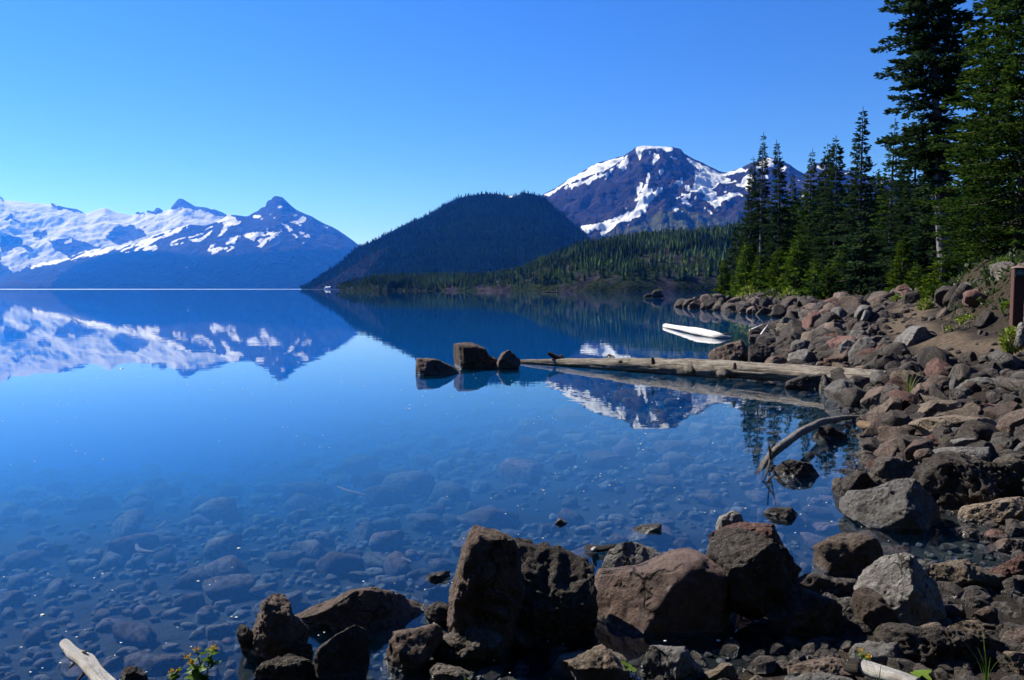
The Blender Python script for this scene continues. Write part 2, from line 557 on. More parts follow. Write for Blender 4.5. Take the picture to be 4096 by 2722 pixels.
# far left: the glacier range
SIL_GL = cv('c1', [(-500, 150), (-150, 90), (-40, 130), (0, 140), (10, 143), (27, 165), (100, 170), (200, 183), (320, 190), (345, 182), (368, 197), (440, 213),
                   (500, 222), (560, 252), (640, 225), (685, 213), (750, 240), (860, 262), (890, 240), (905, 240), (915, 250), (935, 238), (943, 252), (952, 250),
                   (958, 228), (1000, 238), (1015, 215), (1035, 212), (1060, 230), (1085, 232), (1110, 218), (1135, 185), (1165, 152), (1190, 155),
                   (1230, 180), (1270, 203), (1330, 210), (1400, 225), (1440, 240), (1480, 260), (1560, 300), (1700, 380)])
ROCK_SHADOW_GL = [cv('c1', q) for q in (
    [(1100, 222), (1165, 140), (1270, 195), (1480, 250), (1500, 275), (1430, 277), (1370, 250), (1270, 228), (1180, 212), (1130, 218)],
    [(870, 252), (890, 230), (945, 230), (955, 215), (1040, 200), (1075, 225), (1060, 252), (960, 250)],
    [(320, 195), (345, 175), (372, 200), (440, 210), (500, 220), (562, 254), (470, 236), (390, 224), (360, 205)],  # thin shadow under the crest, painted in as bare rock
    [(-10, 120), (30, 150), (26, 168), (-10, 165)],
    [(318, 430), (450, 408), (560, 440), (690, 462), (560, 492), (440, 532), (350, 480)],
    [(685, 395), (740, 345), (855, 318), (900, 350), (955, 400), (880, 420), (780, 448), (720, 432)],
    [(0, 395), (135, 402), (160, 440), (90, 480), (0, 500)],
    [(215, 370), (300, 355), (300, 395), (250, 412), (210, 395)],
    [(135, 470), (185, 455), (235, 485), (180, 498)],
    [(25, 292), (78, 248), (100, 272), (50, 300)], [(80, 285), (135, 295), (130, 308), (85, 302)],
    [(-600, 560), (0, 575), (75, 610), (92, 640), (200, 585), (420, 560), (640, 520), (900, 520), (2400, 600), (2400, 900), (-600, 900)],
    [(-600, 420), (0, 500), (0, 600), (-600, 600)])]
SNOW_GL = [cv('c1', q) for q in ([(440, 420), (470, 425), (440, 455), (415, 445)], [(10, 700), (60, 680), (110, 710), (60, 722)], [(600, 455), (650, 452), (640, 470), (600, 465)])]
m_far = mat_mountain('glacier_mountain', (0.035, 0.034, 0.036), (0.065, 0.062, 0.066), (0.02, 0.03, 0.018), (0.035, 0.045, 0.025), snow=(0.42, 0.43, 0.45), scale=0.39, fray=1.8)
make_range('glacier_mountain', SIL_GL, 14000, 11200, m_far, 480, 140, prof=1.05, rough=0.13, noise_scale=0.00077, rocks=ROCK_SHADOW_GL, snow=SNOW_GL,
           base_snow=1.0, seed=3, fine=0.03, warp=4.0, ridge_w=0.6, soft=1.0, wfreq=0.20, streak=(math.radians(15), 0.07, 0.35, -0.62))

# left: the pointed peak with its forested flank
SIL_PK = cv('c1', [(-500, 735), (0, 700), (60, 660), (80, 640), (200, 588), (330, 560), (440, 540), (560, 497), (700, 468), (870, 452), (1000, 392), (1130, 350), (1230, 322),
                   (1330, 330), (1400, 310), (1480, 258), (1550, 264), (1600, 270), (1620, 265), (1650, 245), (1680, 232), (1700, 212), (1728, 205), (1735, 178), (1745, 165),
                   (1765, 160), (1780, 140), (1795, 135), (1840, 145), (1865, 170), (1890, 195), (1930, 225), (1990, 255), (2030, 270), (2080, 300), (2125, 322), (2160, 335), (2200, 358),
                   (2240, 385), (2290, 420), (2330, 450), (2420, 520), (2600, 640)])
SNOW_PK = [cv('c1', q) for q in (
    [(80, 640), (200, 580), (440, 540), (560, 490), (700, 462), (880, 450), (820, 478), (700, 502), (600, 535), (520, 552), (440, 572), (330, 582), (150, 612)],
    [(860, 465), (1000, 385), (1130, 345), (1240, 318), (1225, 342), (1080, 402), (1000, 440), (900, 482), (770, 522), (800, 490)],
    [(1060, 472), (1130, 420), (1260, 390), (1400, 325), (1352, 400), (1330, 420), (1250, 452), (1230, 430), (1150, 455)],
    [(1400, 312), (1490, 255), (1560, 290), (1565, 315), (1495, 330), (1450, 380), (1400, 440), (1372, 500), (1350, 490), (1420, 400), (1450, 320)],
    [(1370, 505), (1400, 470), (1440, 472), (1530, 460), (1500, 500), (1420, 512)], [(1470, 410), (1560, 395), (1520, 440), (1470, 450)],
    [(1560, 392), (1680, 362), (1840, 370), (1780, 410), (1700, 436), (1650, 425), (1600, 412)], [(1730, 342), (1790, 338), (1800, 352), (1745, 350)],
    [(1660, 475), (1720, 432), (1765, 420), (1705, 470)], [(1830, 310), (1872, 322), (1950, 420), (2008, 452), (1980, 448), (1900, 392)],
    [(1865, 298), (1935, 305), (1968, 268), (2005, 290), (1975, 300), (1960, 335), (1930, 322)], [(1955, 362), (2032, 402), (1992, 408), (1960, 388)],
    [(1798, 203), (1848, 205), (1822, 236)], [(1680, 248), (1728, 282), (1680, 288), (1640, 262)], [(1742, 243), (1802, 290), (1790, 300)],
    [(2105, 325), (2142, 350), (2122, 358)], [(1998, 320), (2012, 345), (1998, 375)], [(1225, 580), (1275, 555), (1250, 580)], [(1205, 600), (1225, 598), (1210, 608)],
    [(1250, 530), (1290, 525), (1270, 535)], [(1905, 255), (1925, 262), (1918, 285)])]
def fo_pk(u, v, V, nz):
    line = np.interp(u, [0, 50, 68, 98, 122, 150, 180, 215, 260, 300, 360, 400], [290, 285, 268, 257, 251, 250, 254, 256, 252, 248, 250, 260])
    return smoothstep(-2, 3, v - line + 3 * nz)
m_pk = mat_mountain('pointed_mountain', (0.020, 0.020, 0.022), (0.040, 0.040, 0.044), (0.003, 0.007, 0.005), (0.006, 0.012, 0.008), snow=(0.52, 0.53, 0.55), scale=0.46, fray=2.3)
def sn_pk(u, v, V, sn, nz):
    band = smoothstep(135, 150, u) * smoothstep(275, 262, u) * smoothstep(225, 232, v) * smoothstep(254, 250, v)
    return np.maximum(sn, np.where((nz > 0.42) & (band > 0.5), 0.7, 0))
make_range('pointed_mountain', SIL_PK, 11000, 8300, m_pk, 520, 130, prof=1.0, rough=0.12, noise_scale=0.00105, snow=SNOW_PK, snowfun=sn_pk, forestfun=fo_pk,
           seed=11, fine=0.035, warp=4.0, ridge_w=0.6, soft=0.9, wfreq=0.28, streak=(math.radians(22), 0.10, 0.55, -0.10))

# right: the high snow-streaked mountain and its lower neighbours
SIL_RP = cv('z2', [(-700, 900), (-300, 720), (0, 610), (170, 540), (300, 470), (430, 380), (540, 325), (630, 265), (690, 240), (800, 208), (940, 172), (985, 140), (1030, 110), (1060, 90), (1110, 78), (1180, 76), (1260, 88),
                   (1400, 95), (1440, 97), (1475, 118), (1500, 160), (1560, 185), (1640, 225), (1740, 270), (1830, 318), (1885, 332), (1940, 320), (2040, 290), (2090, 260), (2140, 240), (2200, 215)])
SIL_RP += cv('t7', [(300, 305), (340, 282), (410, 268), (450, 275), (500, 305), (545, 318), (580, 330), (640, 375), (705, 410), (745, 370), (790, 318), (850, 315),
                    (900, 335), (1000, 370), (1080, 380), (1150, 400), (1250, 430), (1350, 455), (1480, 480), (1700, 540), (2100, 640), (2600, 760)])
SNOW_RP = [cv('z2', q) for q in (
    [(170, 545), (300, 475), (430, 385), (560, 322), (640, 262), (800, 212), (940, 175), (930, 210), (850, 258), (740, 320), (640, 345), (560, 378), (500, 400), (400, 432), (300, 500), (230, 560)],
    [(350, 480), (450, 432), (560, 412), (640, 362), (740, 345), (850, 280), (940, 213), (978, 200), (962, 250), (930, 345), (915, 300), (880, 280), (800, 330), (750, 425), (760, 358), (700, 378), (640, 402), (605, 455), (560, 420), (500, 468), (480, 450), (420, 502), (440, 460), (370, 492)],
    [(940, 195), (985, 150), (960, 200)], [(800, 440), (830, 370), (825, 410)],
    [(1036, 112), (1080, 78), (1180, 70), (1400, 92), (1400, 115), (1345, 142), (1275, 100), (1255, 132), (1205, 105), (1130, 112), (1095, 152), (1092, 222), (1072, 200), (1060, 150)],
    [(1165, 130), (1192, 135), (1185, 170), (1165, 155)], [(1212, 140), (1262, 162), (1258, 200), (1212, 265), (1182, 268), (1220, 190)], [(1358, 165), (1420, 200), (1415, 212), (1360, 180)], [(1415, 170), (1442, 205), (1425, 208)],
    [(1262, 310), (1300, 278), (1305, 330), (1275, 358)], [(1212, 365), (1268, 368), (1250, 385)], [(1100, 305), (1112, 320), (1100, 342)],
    [(1158, 335), (1192, 350), (1182, 400), (1152, 470), (1192, 480), (1212, 502), (1152, 556), (1085, 580), (1030, 605), (995, 610), (1058, 570), (1098, 510), (1068, 420), (1112, 420), (1112, 490), (1148, 420)],
    [(1060, 450), (1080, 470), (1075, 540), (1050, 545)], [(1240, 430), (1262, 420), (1250, 470)],
    [(1232, 490), (1305, 462), (1292, 510), (1240, 552), (1200, 590), (1162, 640), (1150, 702), (1080, 745), (1000, 780), (880, 800), (840, 850), (780, 900), (735, 938), (690, 905), (762, 858), (650, 872), (600, 908), (560, 885), (510, 830), (620, 825), (750, 790), (920, 735), (1010, 690), (1060, 620), (1100, 560), (1140, 540), (1220, 510)],
    [(1512, 178), (1590, 218), (1700, 268), (1830, 338), (1890, 340), (2045, 290), (2100, 308), (1920, 352), (1850, 382), (1832, 440), (1780, 480), (1770, 500), (1822, 542), (1700, 548), (1560, 502), (1590, 462), (1612, 400), (1603, 320), (1668, 332), (1600, 270), (1550, 232)],
    [(1368, 410), (1440, 415), (1505, 345), (1482, 440), (1470, 462), (1400, 432)], [(1520, 430), (1560, 470), (1600, 520), (1540, 510), (1500, 490)],
    [(1405, 483), (1500, 528), (1600, 555), (1720, 575), (1720, 543), (1800, 548), (1900, 570), (1950, 528), (2060, 538), (2110, 552), (2000, 548), (1900, 592), (1830, 612), (1858, 640), (1800, 660), (1872, 658), (1810, 698), (1770, 650), (1700, 592), (1560, 575), (1480, 545)],
    [(1428, 558), (1500, 590), (1578, 640), (1565, 662), (1490, 622), (1430, 588)], [(1322, 688), (1400, 660), (1430, 632), (1468, 682), (1380, 688), (1330, 700)],
    [(1685, 635), (1772, 720), (1760, 728), (1690, 662)], [(1475, 695), (1502, 695), (1495, 712)], [(940, 665), (962, 678), (945, 688)], [(1238, 695), (1300, 662), (1290, 678), (1250, 700)],
    [(800, 890), (862, 878), (830, 895)], [(1690, 803), (1745, 812), (1740, 822)], [(945, 835), (985, 812), (975, 828)], [(430, 735), (450, 735), (440, 750)], [(1800, 715), (1815, 715), (1805, 735)],
    [(1850, 370), (1900, 380), (1960, 402), (2022, 388), (1990, 422), (1920, 432), (1848, 432)], [(1880, 455), (1922, 460), (1900, 478)], [(1860, 505), (1915, 505), (1890, 530)],
    [(1990, 445), (2080, 430), (2100, 370), (2140, 345), (2160, 420), (2110, 520), (2085, 460), (2020, 468)], [(2000, 325), (2100, 293), (2112, 310), (2010, 330)], [(2100, 258), (2122, 255), (2110, 272)])]
SNOW_RP += [cv('t7', q) for q in ([(325, 300), (400, 280), (450, 282), (440, 360), (390, 350), (350, 380), (290, 400), (300, 350), (330, 330)], [(500, 365), (545, 335), (565, 355), (530, 390), (500, 385)],
                                  [(140, 390), (240, 362), (250, 375), (180, 398)], [(200, 430), (250, 405), (240, 500), (210, 600), (230, 560), (195, 510), (160, 510)], [(650, 455), (695, 468), (670, 480)],
                                  [(0, 600), (90, 565), (190, 578), (100, 600), (0, 640)], [(660, 600), (700, 555), (710, 590), (680, 608)], [(805, 345), (830, 335), (890, 335), (880, 365), (820, 370)],
                                  [(820, 420), (880, 390), (905, 430), (850, 435)], [(1045, 390), (1130, 410), (1110, 430), (1050, 410)], [(1330, 465), (1370, 460), (1360, 490), (1335, 492)], [(375, 410), (410, 420), (405, 445), (380, 440)])]
def md_rp(u, v, V, nz):
    line = np.interp(u, [560, 600, 640, 660, 680, 700, 740, 800], [236, 232, 222, 210, 207, 213, 222, 228])
    return smoothstep(-2, 6, v - line + 5 * nz) * smoothstep(585, 615, u)
m_rp = mat_mountain('snowy_mountain', (0.020, 0.018, 0.022), (0.040, 0.034, 0.038), (0.014, 0.024, 0.012), (0.03, 0.04, 0.018), scale=0.76)
_, H_RP = make_range('snowy_mountain', SIL_RP, 5600, 3600, m_rp, 560, 165, prof=0.95, rough=0.15, noise_scale=0.00195, snow=SNOW_RP, meadowfun=md_rp,
                     seed=23, fine=0.045, warp=1.9, ridge_w=0.55, soft=0.7, wfreq=0.35)

# middle: the dark dome-shaped wooded hill
SIL_DM = cv('c2', [(70, 838), (110, 808), (150, 780), (250, 725), (350, 632), (450, 588), (560, 528), (650, 488), (720, 458), (800, 408), (870, 373), (930, 362), (1000, 351), (1060, 352), (1110, 360),
                   (1170, 360), (1210, 346), (1260, 355), (1310, 368), (1350, 408), (1420, 468), (1500, 543), (1560, 600), (1650, 680), (1760, 770), (1860, 836)])
SNOW_DM = [cv('c2', q) for q in ([(1125, 365), (1165, 352), (1180, 345), (1175, 362), (1130, 375)], [(975, 360), (1000, 358), (990, 368)])]
m_dm = mat_mountain('wooded_hill', (0.008, 0.010, 0.014), (0.016, 0.019, 0.024), (0.001, 0.006, 0.004), (0.004, 0.012, 0.007), scale=2.2)
def fo_dm(u, v, V, nz):
    scree = in_poly(u, v, cv('c2', [(120, 838), (250, 770), (420, 660), (520, 620), (430, 720), (380, 780), (300, 838)]))
    return np.where(scree & (nz > -0.35), 0.25, 1.0)
_, H_DM = make_range('wooded_hill', SIL_DM, 2600, lambda u: 2440 - 640 * smoothstep(310, 420, u), m_dm, 300, 100, prof=0.85, rough=0.07, noise_scale=0.0044, snow=SNOW_DM, forestfun=fo_dm,
                     seed=31, fine=0.01, warp=1.0)

# low wooded point running out into the lake
SIL_PT = cv('c2', [(268, 834), (300, 815), (350, 795), (450, 775), (560, 772), (700, 778), (850, 772), (1000, 775), (1190, 748), (1280, 704), (1380, 664), (1480, 622), (1600, 610), (1750, 588),
                   (1900, 570), (2100, 562), (2330, 524), (2500, 500), (2800, 480), (3300, 520), (3600, 560)])
m_pt = mat_mountain('wooded_point', (0.014, 0.013, 0.016), (0.055, 0.050, 0.056), (0.004, 0.009, 0.003), (0.022, 0.034, 0.010), scale=13.0)
def fo_pt(u, v, V, nz):
    low = smoothstep(284, 278, v + 3 * nz)
    q = np.stack([u * 0.06, v * 0.09, u * 0], 1)
    patch = smoothstep(-0.25, 0.15, fbm(q, 4, 77) + 0.12)
    return np.clip(low * 0.2 + patch * 0.9, 0, 1)
_, H_PT = make_range('wooded_point', SIL_PT, lambda u: 800 + 70 * smoothstep(520, 640, u), lambda u: 750 - 180 * smoothstep(340, 640, u), m_pt, 420, 90, prof=0.55, rough=0.10,
                     noise_scale=0.023, forestfun=fo_pt, seed=41, fine=0.03, warp=1.0, zfoot=-1.0)

# ------------------------------------------------------------------ rock
def mat_rock(name, ca, cb, cc, lichen=0.35, craggy=1.0):
    m = NT(name)
    oi = m.n('ObjectInfo')
    off = m.n('CombineXYZ')
    m.put(off.inputs[0], m.math('MULTIPLY', oi.outputs['Random'], 37.0)); m.put(off.inputs[1], m.math('MULTIPLY', oi.outputs['Random'], 91.0))
    va = m.n('VectorMath', operation='ADD'); m.put(va.inputs[0], m.coord('Object')); m.put(va.inputs[1], off.outputs[0])
    gs = m.n('VectorMath', operation='SCALE'); m.put(gs.inputs[0], va.outputs[0]); m.put(gs.inputs['Scale'], m.ramp(m.math('FRACT', m.math('MULTIPLY', oi.outputs['Random'], 7.31)), 0, 1, 0.55, 1.5, False))
    p = gs.outputs[0]                                 # every rock has its own grain
    n1 = m.noise(4.0, 6, 0.6, p)
    n2 = m.noise(22, 8, 0.72, p)
    n3 = m.noise(95, 5, 0.75, p)
    c = m.mix(m.ramp(n1, 0.36, 0.62), ca, cb)
    c = m.mix(m.ramp(n2, 0.50, 0.68), c, cc)
    c = m.mix(m.ramp(n2, 0.46, 0.34), c, m.mix(0.6, c, (0.022, 0.018, 0.016)))
    spk = m.ramp(n3, 0.56, 0.70)
    c = m.mix(m.math('MULTIPLY', spk, 0.45), c, (0.34, 0.31, 0.27))
    li = m.math('MULTIPLY', m.ramp(m.noise(2.6, 5, 0.6, p), 0.60, 0.68), m.ramp(n2, 0.42, 0.58))
    c = m.mix(m.math('MULTIPLY', li, lichen), c, (0.075, 0.068, 0.018))
    # cracks, lichen crusts and dark weather streaks
    dv = m.n('VectorMath', operation='ADD'); m.put(dv.inputs[0], p)
    nz = m.n('TexNoise'); nz.inputs['Scale'].default_value = 6; nz.inputs['Detail'].default_value = 4; m.put(nz.inputs['Vector'], p)
    sv = m.n('VectorMath', operation='SCALE'); m.put(sv.inputs[0], nz.outputs['Color']); sv.inputs['Scale'].default_value = 0.32
    m.put(dv.inputs[1], sv.outputs[0])
    ve = m.voronoi(3.6, dv.outputs[0], 'DISTANCE_TO_EDGE')
    crack = m.math('MULTIPLY', m.ramp(ve, 0.045, 0.0), m.ramp(m.noise(2.2, 3, 0.5, p), 0.48, 0.62))
    c = m.mix(m.math('MULTIPLY', crack, 0.75), c, (0.008, 0.007, 0.006))
    crust = m.ramp(m.noise(13, 3, 0.5, dv.outputs[0]), 0.62, 0.66)
    c = m.mix(m.math('MULTIPLY', crust, 0.35), c, (0.20, 0.19, 0.165))
    strk = m.ramp(m.noise(3.0, 5, 0.6, m.mapping(p, (1.6, 1.6, 0.5))), 0.55, 0.68)
    c = m.mix(m.math('MULTIPLY', strk, 0.55), c, (0.020, 0.017, 0.015))
    val = m.ramp(oi.outputs['Random'], 0, 1, 0.72, 1.22, False)
    hv = m.n('HueSaturation'); m.put(hv.inputs['Value'], val); m.put(hv.inputs['Color'], c)
    c = hv.outputs[0]
    z = m.sep(m.pos())[2]
    wet = m.ramp(m.math('ADD', z, m.math('MULTIPLY', m.math('SUBTRACT', n1, 0.5), 0.05)), 0.045, 0.012)
    c = m.mix(m.math('MULTIPLY', wet, 0.62), c, (0.012, 0.011, 0.010))
    rough = m.ramp(wet, 0, 1, 0.93, 0.22, False)
    h = m.math('ADD', m.math('MULTIPLY', n2, 1.0), m.math('MULTIPLY', n3, 0.30))
    pit = m.ramp(m.voronoi(34, p), 0.0, 0.35)
    h = m.math('ADD', h, m.math('MULTIPLY', pit, 0.30))
    h = m.math('SUBTRACT', h, m.math('MULTIPLY', crack, 0.6))
    b = m.bump(h, 1.0, 0.045 * craggy)
    m.bsdf(c, rough, b, m.ramp(wet, 0, 1, 0.18, 0.6, False))
    return m.m

ROCKS = {
    'brown': mat_rock('rock_brown', (0.076, 0.056, 0.045), (0.120, 0.087, 0.072), (0.170, 0.128, 0.104)),
    'grey': mat_rock('rock_grey', (0.096, 0.092, 0.086), (0.147, 0.138, 0.130), (0.214, 0.202, 0.187)),
    'tan': mat_rock('rock_tan', (0.128, 0.099, 0.073), (0.178, 0.138, 0.104), (0.239, 0.193, 0.148)),
    'red': mat_rock('rock_red', (0.101, 0.055, 0.045), (0.147, 0.080, 0.067), (0.196, 0.118, 0.100)),
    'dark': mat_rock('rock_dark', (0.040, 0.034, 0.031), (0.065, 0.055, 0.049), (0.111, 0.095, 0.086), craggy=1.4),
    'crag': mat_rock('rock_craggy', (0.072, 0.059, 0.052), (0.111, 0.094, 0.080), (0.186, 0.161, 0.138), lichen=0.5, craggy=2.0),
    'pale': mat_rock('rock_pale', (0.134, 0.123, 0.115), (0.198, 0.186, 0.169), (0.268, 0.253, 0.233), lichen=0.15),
    'pink': mat_rock('rock_pinkish', (0.115, 0.078, 0.068), (0.165, 0.115, 0.100), (0.225, 0.165, 0.145), lichen=0.2),
}

_ICO = {}
def ico(n):
    if n not in _ICO:
        bm = bmesh.new()
        bmesh.ops.create_icosphere(bm, subdivisions=n, radius=1.0)
        bm.verts.ensure_lookup_table()
        V = np.array([v.co[:] for v in bm.verts])
        V /= np.linalg.norm(V, axis=1)[:, None]
        Fc = np.array([[v.index for v in f.verts] for f in bm.faces])
        bm.free()
        _ICO[n] = (V, Fc)
    return _ICO[n]

def rock_shape(poly_xz, depth, sub, seed, boxy=2.6, facets=(), nf=10, crag=1.0, slump=0.0, kf=(0.62, 0.90)):
    """closed boulder: outline poly (x, z) seen from the front, thickness `depth`; returns vertices about the outline's middle"""
    rng = np.random.default_rng(seed)
    Pp = np.array(poly_xz, float)
    c = (Pp.min(0) + Pp.max(0)) / 2
    Q = Pp - c
    ang = np.linspace(-math.pi, math.pi, 145)
    R = np.zeros(145)
    for k, a in enumerate(ang):                      # distance from the middle to the outline
        dx, dz = math.cos(a), math.sin(a)
        best = 0
        for i in range(len(Q)):
            x1, z1 = Q[i]; x2, z2 = Q[(i + 1) % len(Q)]
            ex, ez = x2 - x1, z2 - z1
            den = dx * ez - dz * ex
            if abs(den) < 1e-12: continue
            t = (x1 * ez - z1 * ex) / den
            s = (x1 * dz - z1 * dx) / den
            if t > 0 and -1e-6 <= s <= 1 + 1e-6:
                best = max(best, t)
        R[k] = best
    R = np.maximum(R, 0.25 * np.median(R))
    D, Fc = ico(sub)
    phi = np.arctan2(D[:, 2], D[:, 0])
    Rp = np.interp(phi, ang, R)
    cp = np.hypot(D[:, 0], D[:, 2])
    p = boxy
    r = ((cp / Rp) ** p + (np.abs(D[:, 1]) / (depth / 2)) ** p) ** (-1 / p)
    X = D * r[:, None]
    size = min(np.ptp(Q[:, 0]), np.ptp(Q[:, 1]), depth)
    fl = [(np.array(f[:3], float), f[3]) for f in facets]
    for _ in range(nf):
        n = rng.normal(size=3); n[1] = -abs(n[1]) * 1.3 if rng.random() < 0.75 else n[1]
        n /= np.linalg.norm(n)
        fl.append((n, rng.uniform(*kf)))
    for j, (n, k) in enumerate(fl):
        n = n / np.linalg.norm(n)
        h = X @ n
        lim = h.max() * k * (1 + 0.05 * fbm(X / size * 2.6, 3, seed + 60 + j))
        over = np.maximum(h - lim, 0)
        X = X - n[None] * over[:, None]
    if slump:                                        # the top falls away towards the back
        X[:, 2] -= slump * np.maximum(X[:, 1] + 0.15 * depth, 0) * smoothstep(-0.1 * size, 0.3 * size, X[:, 2])
    for a in (0, 2):                                 # the cuts must not eat into the outline
        q = Q[:, 0] if a == 0 else Q[:, 1]
        lo, hi = X[:, a].min(), X[:, a].max()
        X[:, a] = q.min() + (X[:, a] - lo) / (hi - lo) * np.ptp(q)
    S = X / size
    warp = np.stack([fbm(S * 1.4 + 9, 2, seed + 1), fbm(S * 1.4 + 19, 2, seed + 2), fbm(S * 1.4 + 29, 2, seed + 3)], 1)
    d = 0.06 * min(crag, 1.0) * fbm(S * 1.9, 3, seed) + 0.040 * crag * ridged(S * 3.4 + 0.5 * warp, 5, seed + 5, 0.62)
    if sub >= 5:
        d = d + 0.030 * crag * fbm(S * 9, 5, seed + 7, 0.66) - 0.035 * crag * smoothstep(0.15, 0.5, fbm(S * 6.5, 3, seed + 12))
    X = X + D * (d * size)[:, None]
    return X, Fc, c

def tone(o, mat):
    return o

HERO_BOX = []
def rock(poly, mat='brown', label=None, seed=None, depth=0.85, sub=None, boxy=2.6, facets=(), crag=1.0, bury=0.22, dist=None,
         nf=10, name='boulder', group=None, category='boulder', lift=0.0):
    us = [p[0] for p in poly]; vs = [p[1] for p in poly]
    if name == 'boulder':                            # worn outlines read a little small once the surface is broken up
        k = 1.14 if min(us) > 790 and min(vs) > 400 else 1.06
        mu, mv = (min(us) + max(us)) / 2, max(vs)
        poly = [(mu + (u - mu) * k, mv + (v - mv) * (1 + (k - 1) * 0.6)) for u, v in poly]
        us = [p[0] for p in poly]; vs = [p[1] for p in poly]
    uc = (min(us) + max(us)) / 2
    if seed is None: seed = int(uc * 131 + max(vs) * 17) % 100000
    if dist is None:
        P0 = at_ground(uc, max(vs))
        y0 = P0[1]
    else:
        y0 = dist
    w = (max(us) - min(us)) / F * y0
    hgt = (max(vs) - min(vs)) / F * y0
    dp = depth * (0.65 * w + 0.35 * min(w, hgt * 1.6))
    yc = y0 + 0.40 * dp
    pts = np.array([at_y(u, v, yc) for u, v in poly])[:, [0, 2]]
    zb, zt = pts[:, 1].min(), pts[:, 1].max()
    low = pts[:, 1] < zb + 0.34 * (zt - zb)
    pts[low, 1] -= bury * (zt - zb)
    px = max(max(us) - min(us), max(vs) - min(vs))
    if sub is None: sub = 6 if px > 68 else 5 if px > 20 else 4 if px > 7 else 3
    slope = (CAMZ - zt) / yc
    X, Fc, c = rock_shape(pts, dp, sub, seed, boxy, facets, nf, crag, 0.95 * max(slope, 0))
    me = make_mesh(name, X, Fc, ROCKS[mat])
    o = link(name, me, loc=(c[0], yc, c[1] + lift))
    tag(o, label or 'loose rock', category, group)
    HERO_BOX.append((min(us), max(us), min(vs), max(vs), yc))
    return o

def r(crop, pts, mat, label, **kw):
    return rock(cv(crop, pts), mat, label, **kw)

LF = (-0.66, -0.68, 0.30)        # a face turned to the left and to the lake's near shore
RF = (0.80, -0.60, 0.05)
# three rocks standing in the lake
r('l4', [(95, 400), (180, 350), (400, 365), (560, 390), (680, 450), (790, 510), (880, 560), (910, 630), (860, 655), (600, 660), (300, 655), (110, 640)], 'brown',
  'low wedge-shaped brown rock in the lake, leftmost of the three beside the long log', facets=[(0.5, -0.8, 0.25, 0.75), (-0.7, -0.4, 0.6, 0.8)], boxy=3)
r('l4', [(855, 100), (1000, 80), (1200, 82), (1420, 175), (1450, 220), (1480, 290), (1600, 340), (1625, 420), (1610, 530), (1180, 500), (830, 440), (840, 250)], 'brown',
  'square flat-topped brown block standing in the lake between two smaller rocks', boxy=5, facets=[(-0.75, -0.66, 0.02, 0.72), (0.50, -0.86, 0.0, 0.66), (0.1, -0.1, 1, 0.9)], nf=3, crag=0.8)
r('l4', [(1630, 360), (1700, 270), (1800, 225), (1890, 208), (1950, 230), (2010, 290), (2050, 400), (2060, 500), (2000, 545), (1800, 545), (1650, 530)], 'brown',
  'rounded dark rock in the lake touching the thin end of the long log', facets=[(0.6, -0.75, 0.2, 0.75)])
# near rocks, left of the big boulders
r('c8', [(1310, 960), (1300, 870), (1340, 760), (1380, 710), (1430, 660), (1465, 655), (1500, 720), (1510, 760), (1560, 800), (1590, 850), (1560, 930), (1470, 980), (1400, 1000), (1340, 990)], 'brown',
  'pointed reddish-brown rock with a wet white-glinting left edge in the shallows', crag=1.3)
r('c8', [(1250, 820), (1290, 790), (1320, 820), (1345, 900), (1330, 950), (1290, 930), (1270, 880)], 'dark', 'small wet black ledge at the left foot of the pointed rock', crag=1.6)
r('c8', [(1450, 950), (1490, 900), (1560, 875), (1610, 880), (1630, 950), (1600, 1000), (1480, 985)], 'crag', 'small mossy knob of rock right below the pointed rock')
r('c8', [(1330, 1078), (1380, 1000), (1440, 965), (1520, 960), (1600, 990), (1660, 1040), (1680, 1110), (1340, 1120)], 'crag', 'low rough brown rock cut by the bottom edge below the pointed rock', crag=1.5)
r('c8', [(1555, 772), (1620, 750), (1720, 700), (1800, 650), (1890, 600), (1960, 588), (2050, 605), (2130, 650), (2215, 705), (2160, 745), (2080, 790), (1960, 825), (1900, 840), (1700, 800)], 'brown',
  'broad low roof-shaped brown rock tapering to a wet tip on its left', boxy=2.2, facets=[(0.25, -0.85, 0.45, 0.62)], crag=0.9)
r('c8', [(1645, 990), (1690, 920), (1760, 850), (1850, 803), (1900, 815), (1925, 880), (1925, 1000), (1890, 1090), (1680, 1105)], 'dark',
  'dark triangular rock between the pointed rock and the pale-edged flat one', facets=[(0.45, -0.85, 0.2, 0.6)])
r('c8', [(630, 1040), (650, 1010), (710, 1000), (750, 1030), (765, 1070), (740, 1100), (640, 1105)], 'dark', 'small black rock at the bottom edge, between driftwood stick and yellow flowers', crag=1.4)
r('c7', [(40, 1010), (50, 870), (120, 850), (260, 835), (350, 805), (385, 830), (390, 900), (330, 980), (260, 1030), (180, 1080), (90, 1050)], 'brown',
  'flat-topped brown rock at the waterline, left of the biggest boulder\'s foot', crag=1.2)
r('c7', [(305, 760), (320, 700), (370, 672), (430, 700), (460, 710), (520, 720), (530, 790), (480, 815), (330, 805)], 'dark', 'small dark lumpy rock against the left base of the biggest boulder', crag=1.4)
r('c7', [(345, 950), (370, 880), (440, 820), (510, 785), (560, 800), (600, 850), (650, 860), (750, 900), (790, 1000), (600, 1050), (400, 1040), (350, 1020)], 'crag',
  'rough brown rock with mossy left side in front of the biggest boulder', crag=1.3)
r('c7', [(600, 840), (660, 800), (720, 795), (800, 820), (840, 785), (950, 800), (950, 860), (890, 940), (850, 970), (760, 970), (640, 940)], 'crag',
  'knobbly crumbling rock under the dark front of the biggest boulder', crag=1.8)
r('c7', [(315, 1095), (350, 1060), (440, 1040), (530, 1060), (570, 1065), (590, 1130), (560, 1170), (340, 1160)], 'crag', 'low wet rock at the bottom edge with grass sprouting before it', crag=1.3)
